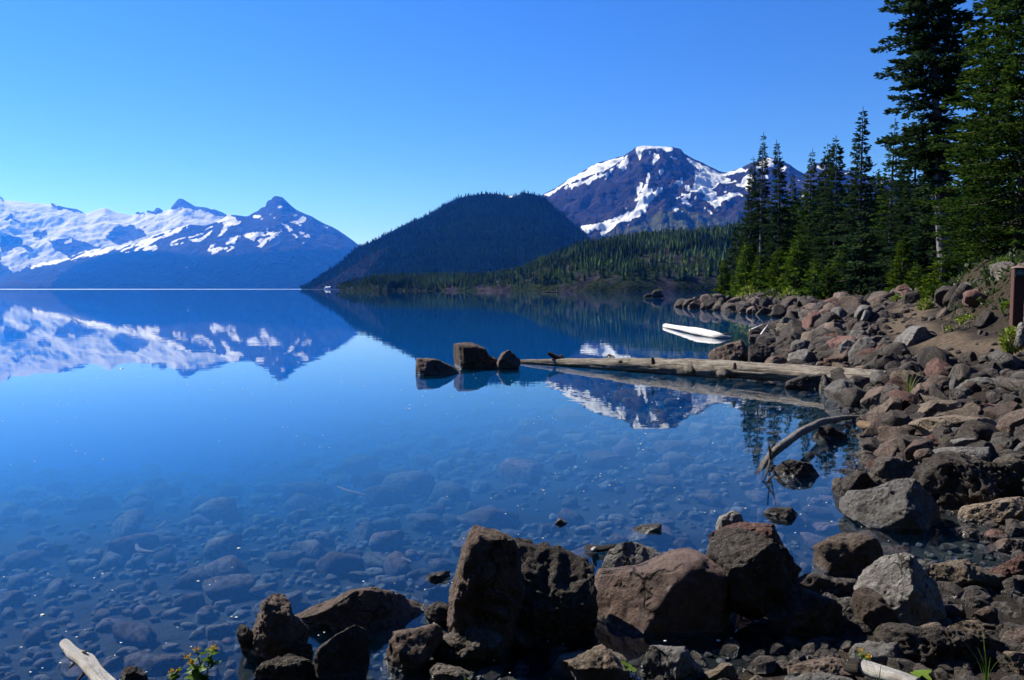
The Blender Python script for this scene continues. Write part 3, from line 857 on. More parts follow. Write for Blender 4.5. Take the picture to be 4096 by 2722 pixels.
r('c7', [(240, 545), (280, 520), (340, 502), (430, 490), (435, 515), (350, 535), (260, 552)], 'dark', 'thin wet black slab barely out of the water left of the biggest boulder', crag=1.6, bury=0.6)
# the two biggest boulders
r('c7', [(435, 560), (452, 470), (500, 400), (560, 340), (600, 290), (640, 262), (690, 247), (730, 252), (770, 290), (800, 355), (835, 450), (850, 650), (800, 850), (650, 900), (480, 800), (448, 690)], 'brown',
  'tall peaked brown boulder in front, left half of the biggest dark pair', depth=0.85, boxy=2.8, facets=[(0.50, -0.86, 0.1, 0.86)], nf=3, crag=1.3, dist=3.84)
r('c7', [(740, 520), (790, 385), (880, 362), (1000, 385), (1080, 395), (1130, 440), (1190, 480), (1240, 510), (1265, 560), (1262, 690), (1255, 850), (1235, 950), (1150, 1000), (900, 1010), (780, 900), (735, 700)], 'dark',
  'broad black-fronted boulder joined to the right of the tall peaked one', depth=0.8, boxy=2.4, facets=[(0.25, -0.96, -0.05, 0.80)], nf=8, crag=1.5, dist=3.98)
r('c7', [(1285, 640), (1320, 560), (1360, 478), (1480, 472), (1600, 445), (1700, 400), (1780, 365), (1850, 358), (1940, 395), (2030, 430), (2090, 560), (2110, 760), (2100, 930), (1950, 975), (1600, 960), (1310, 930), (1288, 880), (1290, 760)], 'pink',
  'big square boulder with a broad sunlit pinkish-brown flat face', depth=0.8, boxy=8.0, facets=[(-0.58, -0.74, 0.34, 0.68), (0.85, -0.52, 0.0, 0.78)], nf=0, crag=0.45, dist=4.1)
r('c6', [(-20, 400), (60, 385), (150, 372), (240, 392), (340, 400), (420, 440), (470, 495), (430, 570), (300, 620), (100, 620), (-60, 580), (-80, 450)], 'red', 'rust-topped dark rock behind the square sunlit boulder', dist=4.75, facets=[(0.5, -0.8, 0.1, 0.7)])
r('c6', [(-60, 500), (-10, 455), (60, 450), (130, 465), (200, 500), (300, 500), (340, 560), (420, 600), (480, 690), (540, 760), (550, 830), (520, 900), (400, 960), (100, 980), (-60, 900), (-90, 650)], 'dark',
  'large dark fissured boulder right of the square sunlit one', dist=4.05, depth=0.7, facets=[(0.6, -0.78, 0.1, 0.66)], crag=1.3)
r('c7', [(1350, 440), (1390, 380), (1450, 340), (1520, 318), (1600, 330), (1660, 370), (1690, 420), (1680, 480), (1540, 510), (1380, 490)], 'grey', 'round grey boulder behind the top left corner of the square boulder', dist=4.75)
r('c7', [(2025, 225), (2050, 185), (2100, 160), (2135, 140), (2160, 180), (2165, 210), (2150, 245), (2040, 245)], 'pale', 'small pale pointed stone at the water, behind the rust-topped rock', dist=5.3)
r('c7', [(1488, 258), (1530, 235), (1580, 215), (1680, 210), (1682, 240), (1660, 262), (1560, 265), (1510, 264)], 'dark', 'smooth lens-shaped black rock lying alone in the shallows', crag=0.4, bury=0.8, nf=2)
r('c7', [(1045, 212), (1090, 183), (1130, 205), (1128, 218), (1060, 222)], 'brown', 'tiny rock tip poking from the water above the biggest boulder', bury=0.8)
r('c7', [(1050, 1100), (1100, 1070), (1200, 1050), (1290, 1010), (1350, 980), (1385, 930), (1430, 945), (1465, 1000), (1480, 1080), (1490, 1170), (1100, 1185)], 'tan', 'sunlit tan rock at the bottom edge with a peaked right end')
r('c7', [(1585, 1010), (1600, 960), (1640, 935), (1780, 935), (1870, 930), (1920, 980), (1945, 1050), (1945, 1130), (1900, 1185), (1640, 1185), (1590, 1110)], 'grey', 'rounded sunlit grey rock at the bottom edge below the square boulder', facets=[(0.7, -0.6, 0.2, 0.8)])
r('c7', [(1940, 1100), (2000, 1070), (2050, 1030), (2085, 1032), (2105, 1080), (2130, 1170), (1960, 1165)], 'tan', 'small pale wedge stone at the bottom edge, right of the rounded grey rock')
r('c7', [(2180, 1160), (2240, 1105), (2280, 1130), (2300, 1175), (2200, 1190)], 'tan', 'smallest pale stone tip at the bottom edge, in deep shade')
# rocks out in the shallows on the right
r('z8', [(460, 1290), (520, 1250), (600, 1222), (680, 1222), (760, 1250), (830, 1300), (800, 1335), (700, 1345), (560, 1335)], 'dark', 'small black oval rock in the water below the twigs', bury=0.5)
r('z8', [(565, 830), (610, 760), (700, 710), (760, 690), (880, 705), (960, 725), (1030, 770), (1085, 825), (1020, 870), (900, 885), (760, 870), (640, 850)], 'dark', 'pyramid-shaped dark rock in the water below the curved branch', crag=1.3, bury=0.4)
r('z8', [(1030, 430), (1080, 370), (1120, 320), (1190, 300), (1240, 340), (1330, 380), (1380, 440), (1200, 462), (1060, 450)], 'dark', 'small dark rock in the water under the arch of the curved branch', crag=1.4, bury=0.4)
r('z8', [(1265, 1150), (1290, 1050), (1340, 930), (1380, 850), (1430, 810), (1560, 805), (1640, 870), (1720, 920), (1740, 1000), (1680, 1080), (1560, 1130), (1450, 1170), (1300, 1165)], 'dark', 'dark rock with ochre moss at its wet foot, left of the grey peaked boulder', facets=[(0.35, -0.9, 0.1, 0.7)])
r('z8', [(1215, 980), (1250, 900), (1330, 895), (1345, 960), (1290, 1015), (1230, 1000)], 'brown', 'small brown stone at the waterline left of the moss-footed rock')
r('z5', [(10, 1220), (40, 1080), (100, 970), (150, 955), (300, 975), (420, 1020), (400, 1080), (520, 1100), (610, 1150), (630, 1220), (560, 1290), (300, 1310), (40, 1290)], 'crag', 'brown craggy boulder behind the grey peaked boulder', dist=6.9, crag=1.6)
r('c6', [(965, 280), (990, 200), (1050, 130), (1150, 115), (1240, 100), (1330, 65), (1400, 50), (1420, 80), (1480, 110), (1560, 180), (1640, 280), (1600, 380), (1450, 415), (1250, 405), (1100, 370)], 'grey',
  'large sunlit grey boulder with a peak, wet along its left foot', facets=[(-0.55, -0.6, 0.55, 0.7), (0.75, -0.62, 0.1, 0.6)], crag=0.9, nf=4)
r('z5', [(600, 1270), (640, 1180), (640, 1050), (720, 990), (900, 960), (1040, 990), (1200, 1000), (1280, 1060), (1420, 1140), (1480, 1240), (1600, 1300), (1699, 1350), (1730, 1450), (1400, 1480), (1000, 1420), (780, 1400), (680, 1340)], 'crag',
  'large pitted craggy boulder on the right, riddled with holes', dist=6.3, crag=2.2, facets=[(0.2, -0.7, 0.7, 0.8)])
r('z5', [(610, 980), (700, 870), (850, 830), (1100, 830), (1220, 830), (1300, 880), (1420, 960), (1400, 1040), (1000, 1060), (640, 1060)], 'grey', 'smooth-backed boulder with shaded right half above the pitted boulder', dist=7.2, facets=[(0.7, -0.7, 0.1, 0.6)], crag=0.8)
r('z5', [(1330, 1010), (1430, 970), (1500, 930), (1600, 935), (1720, 960), (1760, 1150), (1640, 1220), (1450, 1150)], 'crag', 'rough boulder at the right edge beside the pitted boulder', dist=6.9, crag=1.8)
r('c6', [(1855, 320), (1900, 260), (1980, 220), (2060, 210), (2130, 190), (2210, 175), (2281, 190), (2320, 300), (2150, 360), (1950, 355)], 'tan', 'pale slab with layered top above the dark pool at the right edge', dist=5.9, facets=[(0.1, -0.9, -0.1, 0.7)], depth=1.0)
r('c6', [(735, 560), (800, 530), (860, 500), (950, 468), (1060, 475), (1120, 510), (1155, 555), (1165, 660), (1130, 760), (1050, 800), (900, 800), (780, 775), (745, 700), (755, 620)], 'brown',
  'brown boulder with a slanting layered top, at the corner of the pool', boxy=3.4, facets=[(0.6, -0.8, 0.0, 0.66), (-0.2, -0.2, 0.95, 0.85)], nf=3)
r('c6', [(550, 830), (600, 770), (680, 750), (760, 780), (860, 790), (940, 790), (980, 850), (1000, 920), (850, 945), (650, 930)], 'dark', 'low dark craggy rock in front of the layered brown boulder', crag=1.7)
r('c6', [(265, 960), (280, 920), (380, 895), (450, 880), (540, 868), (620, 890), (700, 930), (780, 980), (850, 1060), (900, 1180), (850, 1270), (600, 1290), (420, 1250), (300, 1120)], 'crag',
  'craggy grey-topped boulder with a smooth shaded flank above a dark puddle', crag=1.6, facets=[(0.55, -0.82, 0.1, 0.66)])
r('c6', [(1060, 880), (1100, 780), (1180, 690), (1230, 640), (1330, 625), (1390, 640), (1430, 690), (1500, 750), (1560, 800), (1590, 900), (1600, 1050), (1560, 1140), (1400, 1170), (1200, 1060), (1100, 960)], 'pale',
  'tall pale grey egg-shaped boulder leaning right, brightest in the group', facets=[(-0.6, -0.6, 0.5, 0.72), (0.35, -0.9, 0.0, 0.76)], nf=3)
r('c6', [(1440, 660), (1500, 655), (1560, 690), (1590, 740), (1560, 800), (1470, 760)], 'grey', 'small rough grey stone behind the egg-shaped boulder', dist=4.7)
r('c6', [(1010, 1000), (1040, 920), (1090, 905), (1150, 950), (1220, 1000), (1280, 1080), (1330, 1160), (1200, 1230), (1100, 1180), (1030, 1110)], 'brown', 'brown wedge-shaped rock leaning on the egg-shaped boulder\'s lower left', dist=4.0)
r('c6', [(790, 1000), (820, 955), (950, 950), (1030, 960), (1030, 1080), (1010, 1160), (950, 1200), (890, 1100)], 'grey', 'grey broken slab with a flat top, left of the brown wedge', dist=4.15)
r('c6', [(1560, 780), (1620, 720), (1640, 685), (1750, 685), (1850, 670), (1940, 675), (2020, 720), (2030, 770), (1960, 850), (1850, 920), (1730, 910), (1640, 850)], 'tan', 'sunlit tan boulder with a flat top, right of the egg-shaped boulder', dist=4.6, crag=1.2, facets=[(0.3, -0.9, 0.0, 0.75)])
r('c6', [(2060, 790), (2080, 690), (2160, 640), (2281, 610), (2340, 640), (2340, 820), (2200, 860), (2140, 850)], 'red', 'reddish-brown ridged rock cut by the right edge', dist=4.7, crag=1.3)
r('c6', [(2025, 590), (2060, 530), (2120, 485), (2200, 490), (2281, 500), (2310, 590), (2150, 612)], 'brown', 'brown stone in the dark pool at the right edge', crag=1.2)
r('c6', [(1980, 505), (2000, 450), (2060, 425), (2120, 440), (2150, 480), (2060, 510)], 'red', 'small round reddish stone in the dark pool')
r('c6', [(1800, 440), (1820, 410), (1900, 410), (1930, 440), (1850, 462)], 'brown', 'small flat stone breaking the dark pool\'s surface below the pale slab')
r('c6', [(1255, 1270), (1280, 1210), (1340, 1180), (1420, 1180), (1500, 1210), (1600, 1240), (1780, 1245), (1900, 1270), (2000, 1310), (2090, 1350), (2150, 1430), (2120, 1560), (1600, 1580), (1350, 1540), (1290, 1380)], 'crag',
  'long jagged grey-brown boulder at the bottom right, front row', crag=2.0, dist=3.55, facets=[(0.2, -0.93, 0.0, 0.72)])
r('c6', [(1700, 1190), (1730, 1130), (1800, 1110), (1880, 1115), (1950, 1150), (1980, 1190), (1940, 1250), (1850, 1280), (1750, 1260)], 'tan', 'rounded tan stone perched behind the long jagged boulder', dist=3.85)
r('c6', [(1470, 1200), (1530, 1150), (1580, 1125), (1630, 1130), (1620, 1165), (1560, 1200), (1510, 1222)], 'tan', 'thin curled tan stone left of the perched rounded one', dist=3.8)
r('c6', [(990, 1340), (1010, 1280), (1060, 1275), (1120, 1320), (1250, 1330), (1300, 1400), (1330, 1500), (1200, 1560), (1060, 1540), (1000, 1440)], 'grey', 'pale grey rock sloping right behind the bleached log end', dist=3.62)
r('c6', [(490, 1500), (510, 1420), (580, 1395), (700, 1390), (800, 1410), (920, 1430), (980, 1480), (970, 1560), (700, 1610), (500, 1590)], 'brown', 'brown flat-topped rock left of the bleached log end', dist=3.5, crag=1.3)
r('c6', [(500, 1600), (620, 1530), (800, 1505), (900, 1530), (1000, 1570), (940, 1660), (560, 1660)], 'grey', 'smooth grey rock at the bottom edge under the brown flat-topped rock', dist=3.35)
r('c6', [(1890, 1040), (1960, 1010), (2060, 1005), (2050, 1080), (2040, 1160), (1990, 1165), (1930, 1100)], 'brown', 'small brown shard catching light deep among shaded rocks', dist=4.1)
r('c6', [(2130, 1310), (2180, 1230), (2281, 1200), (2340, 1210), (2340, 1420), (2200, 1400)], 'brown', 'brown rock at the right edge behind the long jagged boulder', dist=3.75)
r('c6', [(2140, 1390), (2200, 1350), (2260, 1360), (2340, 1430), (2340, 1550), (2230, 1500)], 'tan', 'tan stone in the bottom right corner', dist=3.5)
r('c6', [(655, 1245), (690, 1180), (750, 1160), (770, 1230), (820, 1305), (740, 1290)], 'grey', 'small wet grey wedge standing in the dark puddle', dist=4.0)
# slabs and boulders along the right shore
r('z5', [(505, 570), (620, 520), (760, 500), (950, 490), (1050, 500), (1250, 515), (1340, 560), (1420, 650), (1430, 740), (1350, 790), (1000, 770), (880, 800), (800, 790), (640, 680), (590, 610)], 'tan',
  'long slab with a pale top edge and black overhanging front', dist=8.6, depth=0.6, boxy=4, facets=[(0.15, -0.98, -0.1, 0.6)], nf=3)
r('z5', [(430, 800), (480, 740), (580, 705), (660, 730), (760, 770), (820, 820), (760, 880), (640, 910), (480, 870)], 'red', 'reddish wet-footed rock at the shore below the long black slab')
r('z5', [(470, 930), (500, 870), (600, 840), (680, 850), (660, 940), (620, 980), (500, 965)], 'brown', 'small brown rock in front of the reddish wet-footed one', dist=7.4)
r('z5', [(880, 810), (920, 740), (1100, 715), (1230, 750), (1340, 780), (1400, 770), (1560, 765), (1650, 810), (1720, 880), (1700, 940), (1450, 950), (1300, 900), (1100, 850), (950, 850)], 'grey', 'long pale-topped boulder under the black overhanging slab', dist=7.9)
r('z5', [(1440, 740), (1480, 640), (1500, 570), (1560, 500), (1699, 410), (1780, 450), (1780, 850), (1600, 800)], 'brown', 'tall pinkish-brown boulder at the right edge beside the long slab', dist=8.3)
r('z5', [(1020, 450), (1080, 380), (1200, 330), (1350, 350), (1550, 370), (1620, 420), (1500, 520), (1250, 540), (1100, 510)], 'red', 'rust-red rock behind the long slab', dist=9.6)
r('z5', [(445, 440), (480, 360), (600, 320), (760, 305), (900, 310), (930, 350), (1000, 380), (1020, 430), (960, 500), (800, 520), (640, 500), (480, 475)], 'tan', 'broad tan rock with brown lower left, at the head of the cove')
r('z3', [(1320, 1470), (1430, 1380), (1550, 1330), (1700, 1315), (1900, 1330), (2000, 1380), (2100, 1450), (2183, 1500), (2210, 1640), (1900, 1700), (1500, 1690), (1400, 1600)], 'grey', 'very broad domed grey boulder near the right edge', dist=10.6, facets=[(0.6, -0.75, 0.1, 0.75)])
r('z3', [(780, 1550), (820, 1460), (890, 1370), (950, 1355), (1040, 1370), (1100, 1420), (1110, 1540), (1050, 1610), (820, 1620)], 'brown', 'brown streaked boulder right of the green grass tuft', facets=[(0.7, -0.7, 0.0, 0.75)])
r('z3', [(1110, 1570), (1200, 1490), (1330, 1455), (1420, 1470), (1450, 1560), (1440, 1650), (1150, 1660)], 'dark', 'dark rock between the streaked boulder and the domed grey one', dist=10.8, crag=1.4)
r('z3', [(1075, 1390), (1120, 1290), (1190, 1240), (1260, 1220), (1350, 1250), (1400, 1310), (1420, 1390), (1300, 1450), (1120, 1430)], 'brown', 'rounded brown boulder with a knob at its lower right, left of the domed grey one', dist=12.0)
r('z3', [(570, 1360), (580, 1220), (690, 1200), (740, 1220), (830, 1205), (900, 1250), (940, 1320), (880, 1390), (700, 1440), (620, 1430)], 'tan', 'sunlit tan boulder at the broken right end of the long log', boxy=3)
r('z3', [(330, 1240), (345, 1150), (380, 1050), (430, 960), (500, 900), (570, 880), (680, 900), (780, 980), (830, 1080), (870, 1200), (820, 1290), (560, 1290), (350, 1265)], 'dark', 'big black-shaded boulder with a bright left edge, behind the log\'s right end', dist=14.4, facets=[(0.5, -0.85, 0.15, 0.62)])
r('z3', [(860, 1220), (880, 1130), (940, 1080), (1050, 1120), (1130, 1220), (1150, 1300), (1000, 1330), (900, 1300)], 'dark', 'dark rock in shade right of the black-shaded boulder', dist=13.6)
r('z3', [(0, 1150), (20, 1000), (60, 900), (120, 830), (230, 790), (330, 800), (370, 880), (385, 980), (350, 1060), (330, 1140), (200, 1190), (60, 1200)], 'grey', 'large rounded grey boulder left of the black-shaded one', dist=15.8)
r('z4', [(1945, 960), (1970, 880), (2050, 800), (2150, 765), (2200, 790), (2180, 880), (2150, 1000), (2110, 1090), (2010, 1070)], 'grey', 'tall grey slab split from the large rounded grey boulder', dist=16.2, facets=[(-0.5, -0.8, 0.2, 0.7)])
r('z3', [(590, 890), (640, 800), (720, 730), (800, 660), (850, 650), (900, 660), (920, 700), (1000, 720), (1060, 760), (1080, 850), (1080, 940), (1040, 970), (900, 980), (750, 970), (650, 930)], 'grey',
  'big angular boulder with smooth shaded face beside the dirt path', dist=15.6, boxy=3.5, facets=[(0.30, -0.93, 0.1, 0.55), (-0.8, -0.1, 0.5, 0.8)], nf=2, crag=0.5)
r('z3', [(820, 1020), (870, 980), (980, 965), (1130, 970), (1220, 1020), (1260, 1080), (1200, 1130), (1110, 1180), (1000, 1160), (900, 1080)], 'brown', 'brown rock below the angular boulder at the path\'s edge', dist=13.9)
r('z3', [(1355, 1120), (1380, 1040), (1450, 1020), (1520, 1040), (1600, 1080), (1630, 1180), (1580, 1260), (1450, 1280), (1370, 1230)], 'brown', 'upright brown boulder with sunlit left half below the path', dist=12.9, facets=[(0.6, -0.78, 0.1, 0.7)])
r('z3', [(1820, 1200), (1880, 1120), (1950, 1070), (2010, 1070), (2100, 1110), (2200, 1160), (2210, 1250), (2000, 1240)], 'tan', 'wedge rock with a bright left slope at the right edge below the path', dist=12.5, facets=[(0.5, -0.85, 0.1, 0.62)])
r('z3', [(1720, 1045), (1800, 1000), (1900, 995), (1990, 1020), (2010, 1065), (1880, 1095), (1780, 1095)], 'brown', 'flat tan-topped rock at the edge of the path', dist=13.2)
r('z3', [(1590, 1070), (1700, 1030), (1780, 1080), (1760, 1150), (1620, 1140)], 'brown', 'flat brown stone left of the flat tan-topped path rock', dist=13.0)
r('z3', [(1680, 1260), (1700, 1210), (1800, 1190), (1950, 1220), (2060, 1260), (2090, 1320), (1950, 1350), (1750, 1350)], 'brown', 'low brown rock above the domed grey boulder', dist=12.0)
r('z3', [(1100, 1210), (1170, 1140), (1280, 1110), (1350, 1150), (1340, 1220), (1200, 1260), (1130, 1250)], 'grey', 'small grey slab below the brown rock at the path\'s edge', dist=13.1)
r('z3', [(1470, 1310), (1500, 1240), (1530, 1190), (1580, 1200), (1620, 1290), (1560, 1340)], 'brown', 'small pointed stone above the domed grey boulder\'s left shoulder', dist=12.3)
r('z3', [(1740, 1160), (1780, 1110), (1820, 1080), (1850, 1130), (1830, 1200)], 'grey', 'small grey triangular stone below the flat path rock', dist=12.8)
r('z3', [(750, 630), (790, 560), (880, 530), (980, 550), (1060, 600), (1110, 650), (1030, 700), (920, 700), (800, 670)], 'brown', 'rough brown rock on the uphill side of the path bend', dist=19.0, crag=1.4)
r('z3', [(1085, 610), (1100, 460), (1160, 420), (1220, 430), (1250, 500), (1210, 590), (1120, 625)], 'brown', 'upright brown rock on the bank, leftmost of the cluster under the firs', dist=18.4)
r('z3', [(1250, 510), (1270, 410), (1320, 380), (1360, 430), (1360, 530), (1300, 580)], 'grey', 'upright grey rock on the bank, second from the left in the cluster', dist=18.6)
r('z3', [(1195, 390), (1240, 355), (1300, 370), (1280, 430), (1220, 440)], 'grey', 'rounded grey rock at the top of the bank cluster under the firs', dist=19.4)
r('z3', [(1190, 620), (1230, 540), (1300, 520), (1310, 590), (1240, 660)], 'brown', 'low brown rock at the foot of the bank cluster', dist=17.4)
r('z3', [(1370, 490), (1400, 410), (1480, 370), (1600, 380), (1680, 420), (1650, 510), (1450, 530)], 'grey', 'broad grey outcrop on the bank below the dead grey branches', dist=18.4)
r('z3', [(2095, 820), (2130, 650), (2183, 600), (2230, 620), (2240, 870), (2140, 870)], 'pale', 'pale upright rock at the right edge in front of the wooden post', dist=11.2)
r('z3', [(150, 440), (240, 330), (330, 290), (400, 310), (430, 380), (400, 440), (300, 470), (180, 480)], 'brown', 'sunlit brown slab leaning at the top of the shore below the wood', dist=27.0, facets=[(-0.6, -0.5, 0.6, 0.7)])
r('z3', [(280, 480), (380, 420), (500, 415), (620, 430), (640, 475), (540, 505), (380, 505)], 'dark', 'dark rock with shaded front beside the start of the path', dist=25.0)
r('z3', [(420, 410), (470, 340), (560, 340), (640, 370), (660, 415), (540, 435)], 'brown', 'brown rock right of the leaning sunlit slab', dist=27.0)
r('z3', [(70, 510), (120, 430), (200, 420), (190, 500), (100, 525)], 'brown', 'low brown rock left of the leaning sunlit slab', dist=25.0)
r('z3', [(665, 410), (700, 300), (760, 240), (830, 220), (890, 300), (900, 420), (800, 450), (700, 430)], 'dark', 'dark rock pile at the head of the path against the young fir', dist=25.5, crag=1.6)
r('z3', [(125, 585), (170, 520), (190, 450), (240, 440), (240, 520), (200, 580)], 'pale', 'bright pale shard leaning on a dark rock above the large boulders', dist=21.5)
r('z3', [(130, 600), (220, 470), (330, 490), (430, 550), (300, 615), (160, 630)], 'dark', 'dark rock the bright pale shard leans on', dist=22.0)
r('z3', [(0, 770), (60, 700), (170, 700), (220, 740), (210, 800), (100, 800)], 'grey', 'smooth pale-grey flat stone above the large rounded grey boulder', dist=17.6)
r('z3', [(225, 730), (260, 650), (310, 720), (300, 800), (240, 780)], 'brown', 'small pointed brown stone right of the smooth flat one', dist=17.8)
# round the cove
r('z4', [(435, 930), (480, 890), (600, 850), (700, 810), (800, 785), (880, 790), (905, 860), (910, 960), (930, 1040), (800, 1060), (600, 1050), (460, 1020)], 'brown', 'big dark brown boulder in the lake just behind the long log', dist=18.8, facets=[(0.7, -0.7, 0.1, 0.66)], crag=1.3)
r('z4', [(890, 950), (910, 830), (1000, 820), (1100, 860), (1115, 940), (1100, 1060), (1000, 1085), (920, 1060)], 'dark', 'dark rock joined to the right side of the big boulder behind the log', dist=18.2, crag=1.4)
r('z4', [(275, 1040), (330, 1000), (400, 995), (460, 1035), (400, 1052)], 'dark', 'small black rock left of the big boulder behind the log', dist=18.6)
r('z4', [(1345, 1000), (1370, 930), (1450, 890), (1520, 880), (1600, 910), (1650, 980), (1670, 1080), (1600, 1110), (1400, 1110), (1360, 1060)], 'pale', 'rock with a bright pale left face behind the long log', dist=17.0, facets=[(-0.65, -0.5, 0.55, 0.62), (0.6, -0.78, 0.0, 0.62)], nf=2)
r('z4', [(1225, 940), (1270, 890), (1330, 875), (1400, 880), (1420, 920), (1360, 960), (1260, 955)], 'brown', 'flat brown rock behind the pale-faced one at the cove\'s edge', dist=19.0)
r('z4', [(1080, 1045), (1130, 980), (1230, 955), (1350, 980), (1370, 1060), (1330, 1085), (1200, 1075)], 'brown', 'low brown rock in the water left of the pale-faced one', dist=17.4)
r('z4', [(1680, 860), (1700, 780), (1780, 720), (1860, 700), (1940, 740), (1960, 810), (1850, 870), (1740, 890)], 'red', 'reddish boulder with a pointed top in the middle of the pile', dist=19.0)
r('z4', [(1380, 890), (1400, 790), (1450, 770), (1530, 780), (1620, 800), (1670, 840), (1560, 880), (1440, 905)], 'grey', 'grey slab with a light left face at the cove\'s edge', dist=19.6, facets=[(-0.7, -0.5, 0.4, 0.7)])
r('z4', [(1540, 790), (1580, 680), (1640, 620), (1690, 680), (1725, 750), (1690, 800), (1600, 810)], 'dark', 'upright dark slab leaning over the cove', dist=21.5)
r('z4', [(1430, 710), (1460, 650), (1560, 650), (1570, 745), (1480, 755)], 'brown', 'brown rock at the right end of the small dead log', dist=22.8)
r('z4', [(990, 635), (1080, 580), (1200, 550), (1300, 520), (1420, 520), (1480, 570), (1480, 645), (1350, 655), (1050, 655)], 'dark', 'long low dark rock behind the small dead log', crag=1.4)
r('z4', [(1475, 600), (1500, 500), (1530, 495), (1545, 595), (1510, 625)], 'brown', 'narrow upright stone right of the long low dark rock', dist=28.0)
r('z4', [(1530, 605), (1560, 560), (1650, 530), (1690, 570), (1680, 625), (1560, 628)], 'brown', 'small brown rock between the narrow stone and the great boulder', dist=27.0)
r('z4', [(1680, 570), (1690, 450), (1760, 410), (1830, 420), (1900, 440), (2000, 435), (2100, 460), (2160, 560), (2150, 650), (2040, 675), (1900, 665), (1750, 630)], 'brown', 'great brown boulder with dark right side at the top of the cove', dist=25.0, facets=[(0.5, -0.85, 0.0, 0.7)])
r('z4', [(1870, 430), (1900, 370), (1980, 340), (2050, 390), (2070, 450), (1960, 465)], 'dark', 'dark rock on top behind the great brown boulder', dist=28.0)
r('z4', [(1890, 680), (1920, 630), (1980, 600), (1990, 690), (1930, 710)], 'brown', 'small triangular stone below the great brown boulder', dist=22.5)
r('z4', [(1700, 690), (1740, 650), (1850, 660), (1870, 715), (1740, 745)], 'grey', 'flat grey stone below the great brown boulder\'s left', dist=22.3)
r('z4', [(1620, 940), (1700, 870), (1830, 835), (1950, 860), (1970, 940), (1880, 990), (1700, 1000)], 'brown', 'layered brown rock right of the pale-faced rock', dist=17.6, crag=1.3)
r('z4', [(1780, 1070), (1810, 990), (1920, 975), (2010, 1000), (2070, 1070), (1990, 1115), (1820, 1110)], 'red', 'reddish-brown rock just behind the log, below the tall grey slab', dist=16.0, crag=1.3)
r('z4', [(2095, 1160), (2180, 1080), (2280, 1065), (2360, 1070), (2380, 1170)], 'tan', 'flat tan rock just behind the log, left of the black-shaded boulder', dist=14.9)
r('z4', [(1660, 1090), (1680, 1030), (1750, 1020), (1765, 1085), (1720, 1105)], 'brown', 'small brown stone just behind the log, right of the pale-faced rock', dist=16.2)
r('c5', [(700, 790), (720, 740), (800, 700), (900, 690), (960, 720), (985, 790), (900, 798), (760, 800)], 'dark', 'rounded dark boulder in the water in front of the long log')
r('c5', [(950, 795), (960, 720), (1010, 690), (1060, 720), (1065, 775), (1010, 800)], 'dark', 'smaller dark rock right of the rounded boulder in front of the log')
r('c5', [(990, 840), (1010, 790), (1060, 750), (1130, 735), (1200, 760), (1270, 790), (1310, 840), (1250, 885), (1120, 895), (1020, 885)], 'grey', 'blue-grey boulder half in the cove, sunlit on its left', facets=[(0.5, -0.85, 0.1, 0.7), (-0.7, -0.5, 0.4, 0.8)])
r('c5', [(1240, 905), (1290, 830), (1330, 780), (1400, 800), (1480, 830), (1530, 870), (1560, 900), (1430, 910), (1290, 920)], 'brown', 'brown flat-sloped rock right of the blue-grey boulder')
r('l3', [(965, 122), (1010, 95), (1085, 118), (1110, 124), (1060, 128), (1000, 128)], 'dark', 'small black rock tip in the lake just beyond the long log', bury=0.9)

